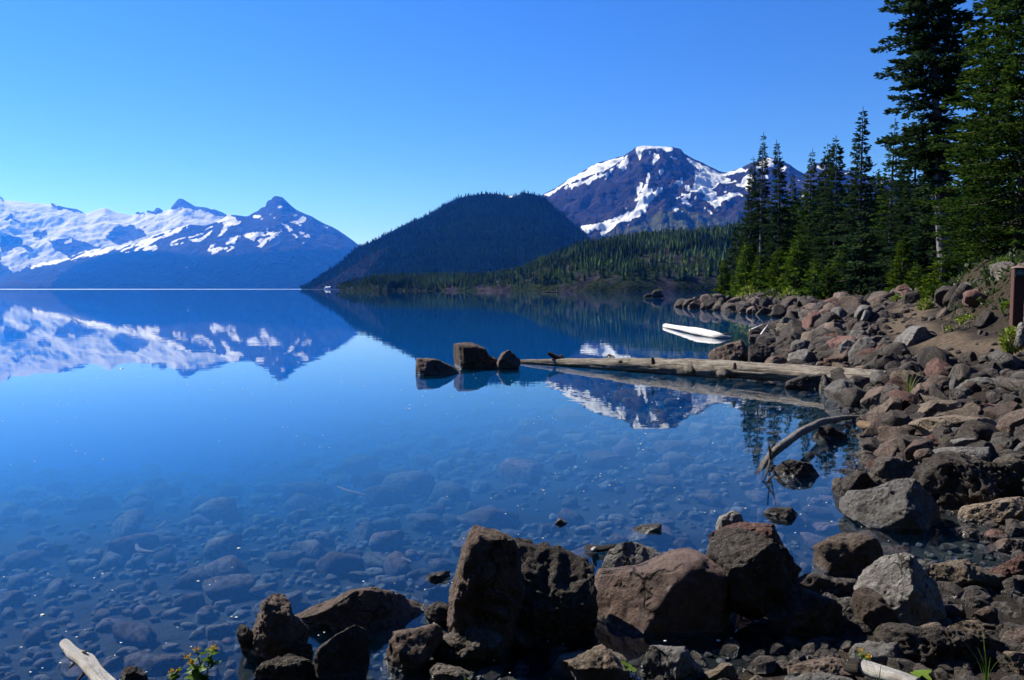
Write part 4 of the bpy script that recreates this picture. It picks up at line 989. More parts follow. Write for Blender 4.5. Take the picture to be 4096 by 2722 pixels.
# smaller rocks filling the shore: each its own thing, told apart by nothing
FILL = []
def fill_rocks():
    rng = np.random.default_rng(7)
    protos = []
    for k in range(14):
        n = 9
        a = np.sort(rng.uniform(0, 2 * math.pi, n))
        rr = rng.uniform(0.75, 1.1, n)
        hx, hz = 0.5, rng.uniform(0.26, 0.42)
        pts = [(math.cos(t) * q * hx, math.sin(t) * q * hz) for t, q in zip(a, rr)]
        X, Fc, c = rock_shape(pts, rng.uniform(0.7, 1.0), 4, 900 + k, 3.0, (), 15, 1.1, 0.0, (0.45, 0.80))
        me = {}
        protos.append((X, Fc))
    meshes = {}
    kinds = ['brown', 'dark', 'crag', 'grey', 'brown', 'grey', 'crag', 'dark', 'tan', 'red', 'crag']
    def put(x, y, size, label, group, dz=0.0, kinds=kinds):
        k = int(rng.integers(len(protos))); mt = kinds[int(rng.integers(len(kinds)))]
        key = (k, mt)
        if key not in meshes:
            meshes[key] = make_mesh('loose_rock', protos[k][0], protos[k][1], ROCKS[mt])
        z = max(gz(x, y), -0.06)
        o = link('loose_rock', meshes[key], loc=(x, y, z + size * (0.10 + dz)))
        o.rotation_euler = (rng.uniform(-0.3, 0.3), rng.uniform(-0.3, 0.3), rng.uniform(0, 6.28))
        o.scale = (size, size * rng.uniform(0.8, 1.1), size * rng.uniform(0.85, 1.25))
        tag(o, label, 'rock', group)
        FILL.append(o)
    # the rocky spit below the conifers
    n = 0
    while n < 115:
        y = rng.uniform(44, 82)
        xs = np.interp(y, SHORE[20:26, 1], SHORE[20:26, 0])
        x = xs + rng.uniform(-0.5, 3.4) ** 1.0
        put(x, y, rng.uniform(0.7, 1.5) * (0.75 + y / 180), 'dark lava rock heaped along the spit below the conifers', 'rocks heaped along the spit', 0.12, ['dark', 'crag', 'dark', 'brown'])
        n += 1
    # between the big boulders along the shore
    n = 0; tries = 0
    while n < 180 and tries < 6000:
        tries += 1
        y = 7.6 * (44 / 7.6) ** rng.uniform(0, 1)
        x = rng.uniform(-0.2, 0.66) * y
        s = float(shore_dist(np.array([x]), np.array([y]))[0])
        if s < -0.25 or s > 3.6 + 0.05 * y: continue
        d = min(np.hypot(x - px, y - py) for px, py in PATHLINE)
        seg = 1e9
        for (ax, ay), (bx, by) in zip(PATHLINE[:-1], PATHLINE[1:]):
            ex, ey = bx - ax, by - ay
            t = min(max(((x - ax) * ex + (y - ay) * ey) / (ex * ex + ey * ey + 1e-9), 0), 1)
            seg = min(seg, math.hypot(x - ax - t * ex, y - ay - t * ey))
        if seg < 0.9: continue
        u, v = project(np.array([[x, y, max(gz(x, y), 0)]]))
        if u[0] > 1040 or v[0] > 700: continue
        put(x, y, rng.uniform(0.045, 0.095) * (y ** 0.75) * 1.15, 'small loose rock wedged among the shore boulders', 'loose rocks among the shore boulders')
        n += 1
fill_rocks()

def rubble():
    """broken stone lying between the boulders, too much to count"""
    rng = np.random.default_rng(17)
    protos = []
    for k in range(10):
        a = np.sort(rng.uniform(0, 2 * math.pi, 9)); q = rng.uniform(0.75, 1.1, 9)
        pts = [(math.cos(t) * w * 0.5, math.sin(t) * w * 0.34) for t, w in zip(a, q)]
        protos.append(rock_shape(pts, rng.uniform(0.7, 1.0), 2, 700 + k, 2.6, (), 8, 1.0, 0.0, (0.5, 0.85))[:2])
    n = 16000
    y = 3.2 * (46 / 3.2) ** rng.uniform(0, 1, n)
    x = np.where(rng.random(n) < 0.72, rng.uniform(-0.25, 0.74, n), rng.uniform(0.74, 1.7, n)) * y
    s = shore_dist(x, y)
    sp = np.interp(y, [3, 9, 15, 19, 22, 28, 46], [5.0, 3.2, 2.1, 2.5, 3.5, 4.8, 6])
    seg = np.full(n, 1e9)
    for (ax, ay), (bx, by) in zip(PATHLINE[:-1], PATHLINE[1:]):
        ex, ey = bx - ax, by - ay
        t = np.clip(((x - ax) * ex + (y - ay) * ey) / (ex * ex + ey * ey), 0, 1)
        seg = np.minimum(seg, np.hypot(x - ax - t * ex, y - ay - t * ey))
    keep = (s > -0.35) & (s < sp + 1.6) & ((seg > 0.6) | (rng.random(n) < 0.30)) & ((s < sp + 0.2) | (rng.random(n) < 0.45))
    keep &= (y > 6.5) | (rng.random(n) < 0.45)
    idx = np.nonzero(keep)[0][:2800]
    z = np.maximum(ground_z(x, y), -0.12)
    Vs = []; Fs = []; off = 0
    for i in idx:
        X, Fc = protos[int(rng.integers(10))]
        sz = (0.018 + 0.050 * rng.random() ** 2) * y[i] ** 0.72 * (0.6 if s[i] > sp[i] or seg[i] < 0.6 else 1.0)
        M = np.array(Matrix.Rotation(rng.uniform(0, 6.28), 3, 'Z') @ Matrix.Rotation(rng.uniform(-0.5, 0.5), 3, 'X') @ Matrix.Rotation(rng.uniform(-0.5, 0.5), 3, 'Y'))
        Vs.append((X * sz * [1, 1, rng.uniform(0.8, 1.2)]) @ M.T + [x[i], y[i], z[i] + 0.06 * sz]); Fs.append(Fc + off); off += len(X)
    tag(link('rock_rubble', make_mesh('rock_rubble', np.concatenate(Vs), np.concatenate(Fs), ROCKS['dark'], False)), kind='stuff')
rubble()

# ------------------------------------------------------------------ conifers
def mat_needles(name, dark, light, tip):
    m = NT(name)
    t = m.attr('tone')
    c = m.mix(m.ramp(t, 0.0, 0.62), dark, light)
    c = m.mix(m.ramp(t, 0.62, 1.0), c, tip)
    oi = m.n('ObjectInfo')
    hv = m.n('HueSaturation'); m.put(hv.inputs['Value'], m.ramp(oi.outputs['Random'], 0, 1, 0.8, 1.15, False)); m.put(hv.inputs['Color'], c)
    c = hv.outputs[0]
    df = m.n('BsdfDiffuse'); m.put(df.inputs['Color'], c)
    tl = m.n('BsdfTranslucent'); m.put(tl.inputs['Color'], c)
    mx = m.n('MixShader'); m.put(mx.inputs[0], 0.40); m.put(mx.inputs[1], df.outputs[0]); m.put(mx.inputs[2], tl.outputs[0])
    m.put(m.out.inputs['Surface'], mx.outputs[0])
    return m.m
def mat_bark(name, a, b_, c_=None):
    m = NT(name)
    p = m.mapping(m.coord('Object'), (1, 1, 0.22))
    n1 = m.noise(9, 6, 0.65, p); n2 = m.noise(30, 5, 0.7, m.coord('Object'))
    c = m.mix(m.ramp(n1, 0.35, 0.65), a, b_)
    if c_ is not None: c = m.mix(m.ramp(n2, 0.52, 0.62), c, c_)
    m.bsdf(c, 0.95, m.bump(m.math('ADD', n1, m.math('MULTIPLY', n2, 0.4)), 0.9, 0.03), 0.1)
    return m.m
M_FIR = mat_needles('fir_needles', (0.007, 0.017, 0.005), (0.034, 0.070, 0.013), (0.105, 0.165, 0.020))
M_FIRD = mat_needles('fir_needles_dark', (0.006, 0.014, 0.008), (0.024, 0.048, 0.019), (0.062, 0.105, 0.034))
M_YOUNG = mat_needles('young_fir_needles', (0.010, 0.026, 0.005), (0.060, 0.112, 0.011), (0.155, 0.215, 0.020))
M_BARK = mat_bark('fir_bark', (0.035, 0.028, 0.024), (0.085, 0.075, 0.066))
M_BARKW = mat_bark('weathered_bark', (0.075, 0.070, 0.068), (0.23, 0.215, 0.21), (0.035, 0.030, 0.028))

def tube(path, rad, sides=10, cap=True, wob=0.0, seed=0):
    path = np.array(path, float); rad = np.array(rad, float)
    n = len(path)
    T = np.gradient(path, axis=0)
    T /= np.linalg.norm(T, axis=1)[:, None] + 1e-12
    ref = np.array([0, 0, 1.0]) if abs(T[0, 2]) < 0.9 else np.array([1.0, 0, 0])
    V = []
    a = np.linspace(0, 2 * math.pi, sides, endpoint=False)
    N = np.cross(T[0], ref); N /= np.linalg.norm(N)
    for i in range(n):
        N = N - T[i] * (N @ T[i]); N /= np.linalg.norm(N) + 1e-12
        B = np.cross(T[i], N)
        V.append(path[i] + rad[i] * (np.cos(a)[:, None] * N + np.sin(a)[:, None] * B))
    V = np.concatenate(V)
    if wob:
        ctr = np.repeat(path, sides, 0)
        V = ctr + (V - ctr) * (1 + wob * fbm(V / max(rad.max(), 1e-6) * 1.2, 4, seed))[:, None]
    i = np.arange((n - 1) * sides)
    r0 = i // sides; k = i % sides
    Fq = np.stack([r0 * sides + k, r0 * sides + (k + 1) % sides, (r0 + 1) * sides + (k + 1) % sides, (r0 + 1) * sides + k], 1)
    faces = [Fq]
    if cap:
        V = np.concatenate([V, path[:1], path[-1:]])
        c0, c1 = len(V) - 2, len(V) - 1
        k = np.arange(sides)
        faces.append(np.stack([np.full(sides, c0), (k + 1) % sides, k], 1))
        o = (n - 1) * sides
        faces.append(np.stack([np.full(sides, c1), o + k, o + (k + 1) % sides], 1))
    return V, faces

def join_tubes(tubes):
    V = []; q = []; t = []; off = 0
    for v, fs in tubes:
        for f in fs:
            (q if f.shape[1] == 4 else t).append(f + off)
        V.append(v); off += len(v)
    return np.concatenate(V), [np.concatenate(x) for x in (q, t) if x]

def kites(B, A, ln, wd, rng, blades=2):
    """needle sprays: thin kite-shaped blades from base B along axis A"""
    n = len(B)
    A = A / (np.linalg.norm(A, axis=1)[:, None] + 1e-9)
    rv = rng.normal(size=(n, 3))
    S = np.cross(A, rv); S /= np.linalg.norm(S, axis=1)[:, None] + 1e-9
    U = np.cross(A, S)
    Vs = []
    for k in range(blades):
        a = math.pi * k / blades
        s = S * math.cos(a) + U * math.sin(a)
        Vs.append(np.stack([B, B + A * (0.42 * ln)[:, None] + s * wd[:, None], B + A * ln[:, None], B + A * (0.42 * ln)[:, None] - s * wd[:, None]], 1))
    V = np.concatenate(Vs).reshape(-1, 3)
    return V, np.arange(len(V)).reshape(-1, 4)

def conifer_data(seed, Ht, Rad, cb=0.08, whorl=0.34, per=6, tuft=0.22, droop=0.25, shape=0.8, ragged=0.25, dense=1.0, blades=2, bare=(), lean=(0, 0), top_r=0.02, wind=0.0, trunk_r=None):
    rng = np.random.default_rng(seed)
    tr = trunk_r or 0.011 * Ht + 0.03
    nz = 14
    zz = np.linspace(0, Ht, nz)
    bend = rng.normal(0, 0.010 * Ht, 2)
    cx = lean[0] * (zz / Ht) + bend[0] * np.sin(zz / Ht * math.pi)
    cyy = lean[1] * (zz / Ht) + bend[1] * np.sin(zz / Ht * math.pi)
    path = np.stack([cx, cyy, zz], 1)
    rad = tr * (1 - zz / Ht) ** 0.85 + 0.008
    rad[0] *= 1.35
    trunk = tube(path, rad, 10, True, 0.12, seed)
    Bs, As, Ls, Ws, Ts = [], [], [], [], []
    limbs = []
    z = cb * Ht
    rags = rng.uniform(1 - ragged, 1 + ragged * 0.5, 400)
    wi = 0
    while z < Ht * 0.995:
        t = (z - cb * Ht) / (Ht * (1 - cb))
        prof = (1 - t) ** shape * (0.62 + 0.38 * min(1, t / 0.12)) + 0.012
        skip = any(a < z / Ht < b for a, b in bare)
        n = max(3, int(round(per * (0.55 + 0.45 * (1 - t)))))
        a0 = rng.uniform(0, 6.28)
        for k in range(n):
            L = Rad * prof * rags[(wi * 7 + k * 3) % 400] * rng.uniform(0.75, 1.12)
            if skip: L *= rng.uniform(0.0, 0.35)
            if rng.random() < 0.06: L *= 0.35
            if L < 0.05: continue
            a = a0 + 2 * math.pi * (k + rng.uniform(-0.3, 0.3)) / n
            d = np.array([math.cos(a), math.sin(a), 0])
            L *= 1 + wind * d[0]
            base = np.array([np.interp(z, zz, cx), np.interp(z, zz, cyy), z + rng.uniform(-0.5, 0.5) * whorl])
            dr = droop * (1 - 0.75 * t) * rng.uniform(0.6, 1.4) - 0.32 * t
            m = max(4, int(L / (tuft * 0.42) * dense * 2.5))
            s = np.sort(rng.uniform(0.12, 1.0, m)); s[-1] = 1.0
            P = base + d * (s * L)[:, None] + np.array([0, 0, 1.0]) * (L * (-dr * s + 0.42 * dr * s * s * s))[:, None]
            side = np.array([-d[1], d[0], 0])
            sp = (0.42 * L * (1.05 - s) * np.minimum(1, s * 2.4) + 0.16 * tuft)
            q = rng.uniform(-1, 1, m)
            P2 = P + side * (q * sp)[:, None] + np.array([0, 0, 1.0]) * (-0.22 * np.abs(q) * sp + rng.normal(0, 0.22, m) * tuft)[:, None]
            ax = d * rng.uniform(0.5, 1.0, m)[:, None] + side * (q * 0.9 + rng.normal(0, 0.25, m))[:, None] + np.array([0, 0, 1.0]) * rng.uniform(-0.25, 0.4, m)[:, None]
            Bs.append(P2); As.append(ax)
            Ls.append(tuft * rng.uniform(0.75, 1.35, m)); Ws.append(tuft * rng.uniform(0.13, 0.24, m))
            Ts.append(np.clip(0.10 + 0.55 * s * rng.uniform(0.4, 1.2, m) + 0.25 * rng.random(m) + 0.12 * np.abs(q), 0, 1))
            if L > 0.5 and (wi % 2 == 0):
                limbs.append(tube([base, base + d * L * 0.45 + np.array([0, 0, -dr * 0.42 * L]), base + d * L * 0.85 + np.array([0, 0, -dr * 0.62 * L])], [0.018 + 0.012 * L, 0.012 + 0.006 * L, 0.005], 4, False))
        z += whorl * rng.uniform(0.7, 1.3) * (0.62 + 0.38 * (1 - t))
        wi += 1
    # leading shoot
    Bs.append(np.array([[np.interp(Ht, zz, cx), np.interp(Ht, zz, cyy), Ht - 0.35 + 0.12 * i] for i in range(4)])); As.append(np.tile([0.05, 0, 1.0], (4, 1)))
    Ls.append(np.full(4, 0.3)); Ws.append(np.full(4, 0.03)); Ts.append(np.full(4, 0.4))
    B = np.concatenate(Bs); A = np.concatenate(As); ln = np.concatenate(Ls); wd = np.concatenate(Ws); tn = np.concatenate(Ts)
    V, Fq = kites(B, A, ln, wd, rng, blades)
    return trunk, limbs, V, Fq, np.repeat(np.tile(tn, blades), 4)

def conifer(name, loc, label, seed, mat=None, bark=None, category='tree', group=None, **kw):
    trunk, limbs, V, Fq, tn = conifer_data(seed, **kw)
    root = empty(name, loc)
    tag(root, label, category, group)
    tv, tf = join_tubes([trunk] + limbs)
    link('trunk', make_mesh('trunk', tv, tf, bark or M_BARK), root)
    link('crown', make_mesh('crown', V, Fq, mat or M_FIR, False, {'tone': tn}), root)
    return root

def tree_px(name, top, base_v, width, D, label, seed, zg=None, **kw):
    """a tree by its top, foot height and width in the picture, standing at distance D"""
    u, v = top
    T = at_y(u, v, D)
    x = T[0]
    zb = gz(x, D) if zg is None else zg
    Ht = T[2] - zb
    Rd = width / 2 / F * D
    return conifer(name, (x, D, zb - 0.1), label, seed, Ht=Ht + 0.1, Rad=Rd, **kw)

def P(x, y): return (x / 2.3037, y / 2.3037)

# the row of spire-shaped firs on the spit, left to right
tree_px('fir_tree', P(1735, 366), 0, 38, 80, 'short slim fir at the left end of the spit\'s row, its tip below its neighbour\'s', 11, dense=1.5, whorl=0.32, tuft=0.26, droop=0.35, ragged=0.35, shape=0.91, mat=M_FIRD)
tree_px('fir_tree', P(1759, 310), 0, 40, 78, 'slender spire fir with its pale bare trunk showing low down', 12, dense=1.5, whorl=0.40, tuft=0.26, droop=0.35, ragged=0.4, shape=0.93, bare=((0.16, 0.42),), bark=M_BARKW, mat=M_FIRD, cb=0.05)
tree_px('fir_tree', P(1789, 328), 0, 44, 76, 'narrow spire fir third from the left end of the spit\'s row', 13, dense=1.5, whorl=0.34, tuft=0.26, droop=0.4, ragged=0.35, shape=0.91, mat=M_FIRD)
tree_px('fir_tree', P(1826, 405), 0, 38, 84, 'short fir whose thin tip stands before the snowy ridge', 14, dense=1.5, whorl=0.35, tuft=0.26, droop=0.35, shape=0.95)
tree_px('fir_tree', P(1872, 347), 0, 44, 80, 'thin-topped spire fir midway along the spit\'s row', 15, dense=1.5, whorl=0.35, tuft=0.26, droop=0.38, ragged=0.35, shape=0.94)
tree_px('fir_tree', P(1906, 336), 0, 47, 72, 'broad fir with a shaggy top, left of a twin-topped pair', 16, dense=1.5, whorl=0.32, tuft=0.26, droop=0.35, ragged=0.5, shape=0.85, mat=M_FIRD)
tree_px('fir_tree', P(1926, 318), 0, 64, 70, 'bushy broad-topped fir, the wider of the twin-topped pair', 17, dense=1.5, whorl=0.32, tuft=0.26, droop=0.3, ragged=0.5, shape=0.81, mat=M_FIRD)
tree_px('fir_tree', P(1988, 252), 0, 62, 64, 'tallest shaggy spire fir of the row on the spit', 18, dense=1.5, whorl=0.36, tuft=0.26, droop=0.42, ragged=0.55, shape=0.89, mat=M_FIRD)
tree_px('fir_tree', P(2062, 280), 0, 64, 60, 'tall dense spire fir at the right end of the spit\'s row', 19, whorl=0.38, tuft=0.26, droop=0.4, ragged=0.3, shape=0.96)
tree_px('fir_tree', P(2116, 268), 0, 92, 52, 'grey-green fir half hidden behind the tall bare-trunked tree', 20, dense=1.5, whorl=0.32, tuft=0.26, droop=0.3, ragged=0.5, shape=0.82, mat=M_FIRD)
# darker trees filling the wood behind the row
for k, (x, y, w, D, lab) in enumerate([
        (1700, 520, 26, 96, 'low dark fir behind the slender bare-trunked one, at the wood\'s left edge'),
        (1752, 470, 40, 92, 'dark fir filling the gap behind the two leftmost spires'),
        (1812, 455, 44, 90, 'dark fir behind the narrow third spire of the row'),
        (1850, 440, 46, 88, 'dark fir between the thin-topped spire and the short thin tip'),
        (1895, 430, 50, 86, 'dark fir behind the thin-topped spire\'s right side'),
        (1950, 425, 58, 82, 'dark fir between the twin-topped pair and the tallest spire'),
        (2018, 400, 54, 78, 'dark fir right behind the tallest spire of the row'),
        (2040, 440, 60, 70, 'dark fir in the shade between the tallest and the dense spire'),
        (2098, 420, 62, 64, 'dark fir in deep shade right of the dense spire'),
        (1985, 520, 70, 60, 'shaded fir low in the dark hollow behind the young bright firs'),
        (2160, 330, 52, 46, 'dark fir backing the bare trunk of the tall tree'),
        (2275, 180, 44, 36, 'dark fir behind the great dense fir\'s left edge')]):
    tree_px('fir_tree', P(x, y), 0, w * 1.55, D, lab, 60 + k, whorl=0.42, dense=1.3, tuft=0.42, droop=0.35, ragged=0.35, shape=0.85, mat=M_FIRD, per=6)
# the tall tree with the bare grey trunk, and the great dense fir at the edge
tree_px('fir_tree', P(2208, -150), 0, 104, 38, 'very tall ragged fir with a bare weathered grey trunk, its top out of frame', 31, whorl=0.40, per=10, tuft=0.22, droop=0.55, ragged=0.5, shape=0.22, cb=0.30, mat=M_FIRD, bark=M_BARKW,
        lean=(-1.3, 0), bare=((0.30, 0.40), (0.50, 0.53)), dense=2.6, trunk_r=0.30, blades=2)
tree_px('fir_tree', P(2385, -330), 0, 175, 24, 'great dense dark-green fir filling the right edge from top to bottom', 32, whorl=0.34, per=10, tuft=0.15, droop=0.30, ragged=0.3, shape=0.55, cb=0.03, mat=M_FIR, dense=1.6, blades=2)
tree_px('fir_tree', P(2300, -120), 0, 120, 29, 'tall dark fir squeezed between the bare-trunked tree and the great fir', 33, whorl=0.36, per=8, tuft=0.19, droop=0.3, ragged=0.35, shape=0.6, cb=0.03, mat=M_FIR, dense=1.3)
# young bright firs along the front of the wood
for k, (x, y, w, D, lab, cbb) in enumerate([
        (1667, 606, 22, 84, 'small young fir standing alone at the tip of the spit', 0.0),
        (1690, 636, 13, 82, 'tiny fir seedling right of the lone young fir', 0.0),
        (1722, 560, 34, 77, 'bright young fir at the left foot of the spire row', 0.0),
        (1750, 590, 36, 74, 'bright bushy young fir below the bare trunk', 0.0),
        (1795, 575, 42, 71, 'bright young fir below the third spire', 0.0),
        (1838, 545, 46, 68, 'tall bright young fir in the middle of the wood\'s front', 0.0),
        (1880, 600, 40, 64, 'low bright young fir right of the middle one', 0.0),
        (1905, 620, 26, 60, 'small bright fir beside the dark hollow', 0.0),
        (1962, 552, 62, 62, 'wide light-green young fir before the dark hollow', 0.25),
        (2082, 545, 36, 46, 'bright narrow young fir at the left of the bare trunk', 0.0),
        (2112, 610, 30, 42, 'small bright fir between narrow young fir and bare trunk', 0.0),
        (2172, 590, 46, 35, 'bright young fir at the right of the bare trunk, before the great fir', 0.0),
        (2140, 640, 30, 36, 'small bright fir right before the bare trunk\'s foot', 0.0),
        (2150, 655, 60, 27, 'low spreading bright fir with sweeping feathery boughs above the path', 0.0)]):
    near = D < 50
    tree_px('young_fir_tree', P(x, y), 0, w, D, lab, 90 + k, whorl=0.16 if near else 0.26, tuft=0.17 if near else 0.30, droop=0.12, ragged=0.3, shape=0.75, mat=M_YOUNG, per=7, cb=cbb + 0.02, category='young tree', dense=1.2)

# ------------------------------------------------------------------ far woods: each reads as one mass
def mat_wood(name, a, b_):
    m = NT(name)
    t = m.attr('tone')
    m.bsdf(m.mix(t, a, b_), 1.0, None, 0.0)
    return m.m
def far_wood(name, pts, hts, rad, tones, mat, tiers=3, sides=5, seed=0):
    rng = np.random.default_rng(seed)
    n = len(pts)
    Vs = []; Fs = []; off = 0; T = []
    for k in range(tiers):
        z0 = hts * (0.04 + 0.86 * k / tiers); z1 = hts * min(1.0, 0.04 + 0.86 * (k + 1) / tiers + 0.22) if k < tiers - 1 else hts
        rr = rad * (1 - 0.80 * k / tiers)
        a = np.linspace(0, 2 * math.pi, sides, endpoint=False)[None] + rng.uniform(0, 6.28, n)[:, None]
        q = rng.uniform(0.6, 1.25, (n, sides)) * rr[:, None]
        ring = np.stack([pts[:, 0:1] + np.cos(a) * q, pts[:, 1:2] + np.sin(a) * q, pts[:, 2:3] + z0[:, None] + rng.uniform(-0.05, 0.05, (n, sides)) * hts[:, None]], 2)
        apex = pts + np.stack([rng.normal(0, 0.02, n) * hts, rng.normal(0, 0.02, n) * hts, z1], 1)
        V = np.concatenate([ring, apex[:, None]], 1)
        base = off + np.arange(n)[:, None] * (sides + 1)
        kk = np.arange(sides)
        Fs.append(np.stack([base + kk[None], base + (kk[None] + 1) % sides, np.repeat(base + sides, sides, 1)], 2).reshape(-1, 3))
        Vs.append(V.reshape(-1, 3)); off += n * (sides + 1)
        T.append(np.repeat(np.clip(tones + rng.normal(0, 0.08, n), 0, 1), sides + 1))
    me = make_mesh(name, np.concatenate(Vs), np.concatenate(Fs), mat, False, {'tone': np.concatenate(T)})
    return tag(link(name, me), kind='stuff')

rng = np.random.default_rng(5)
# dome hill
n = 12000
uu = rng.uniform(300, 652, n); tt = rng.uniform(0.02, 1.04, n) ** 0.8
Vp, pu, pv, fo, sn = H_DM(uu, tt)
keep = (rng.random(n) < np.clip(fo, 0.12, 1)) & (sn < 0.5) & (pv < 288)
Vp = Vp[keep] + rng.normal(0, 3, (keep.sum(), 3)) * [1, 1, 0]
hh = rng.uniform(5, 13, keep.sum()) * rng.uniform(0.7, 1.35, keep.sum()) * np.interp(uu[keep], [300, 330], [0.4, 1])
far_wood('hill_forest', Vp - [0, 0, 1.0], hh, hh * 0.19, np.clip(0.35 + 0.9 * fbm(Vp * 0.012, 4, 3) + 0.35 * rng.random(keep.sum()) ** 2, 0, 1), mat_wood('hill_forest', (0.002, 0.008, 0.005), (0.016, 0.042, 0.022)), 2, 5, 1)
# wooded point
n = 20000
uu = rng.uniform(340, 830, n); tt = rng.uniform(0.03, 1.10, n)
Vp, pu, pv, fo, sn = H_PT(uu, tt)
dn = smoothstep(-0.35, 0.25, fbm(Vp * 0.02, 4, 19) + 0.22 * (tt - 0.4))
keep = (rng.random(n) < np.clip(fo * 0.5 + 0.5, 0, 1) * np.maximum(dn, 0.28)) & (pv < 288.6)
Vp = Vp[keep] + rng.normal(0, 1.5, (keep.sum(), 3)) * [1, 1, 0]
hh = (2.2 + 7.5 * rng.random(keep.sum()) ** 1.7) * np.interp(uu[keep], [340, 420, 560, 620, 700], [0.62, 0.72, 0.85, 1.15, 1.15])
far_wood('point_forest', Vp - [0, 0, 0.5], hh, hh * 0.21, np.clip(0.30 + 0.9 * fbm(Vp * 0.03, 3, 23) + 0.4 * rng.random(keep.sum()) ** 2, 0, 1), mat_wood('point_forest', (0.006, 0.015, 0.007), (0.080, 0.122, 0.034)), 3, 5, 2)
# scattered timber below the snowy mountain
n = 1500
uu = rng.uniform(585, 840, n); tt = rng.uniform(0.25, 0.80, n)
Vp, pu, pv, fo, sn = H_RP(uu, tt)
line = np.interp(pu, [590, 640, 690, 720, 740, 800], [234, 224, 219, 216, 205, 190])
keep = (pv > line) & (sn < 0.5) & (rng.random(n) < smoothstep(0, 22, pv - line) * 0.9 + 0.05)
hh = rng.uniform(18, 40, keep.sum())
far_wood('mountain_forest', Vp[keep] - [0, 0, 1.0], hh, hh * 0.18, rng.random(keep.sum()), mat_wood('mountain_forest', (0.010, 0.022, 0.010), (0.024, 0.040, 0.014)), 2, 5, 3)
# spruce fringe on the flank of the pointed mountain is too far to pick apart and stays in its surface

# unseen wood added behind the viewer to darken the near sides of the rocks
n = 420
xx = rng.uniform(-60, 60, n); yy = -3.2 - 42 * rng.random(n) ** 1.3
pp = np.stack([xx, yy, np.maximum(ground_z(xx, yy), 0) - 0.2], 1)
hh = rng.uniform(9, 19, n)
far_wood('added_shade_forest', pp, hh, hh * 0.15, rng.random(n), mat_wood('added_shade_forest', (0.008, 0.018, 0.006), (0.03, 0.05, 0.015)), 4, 7, 9)

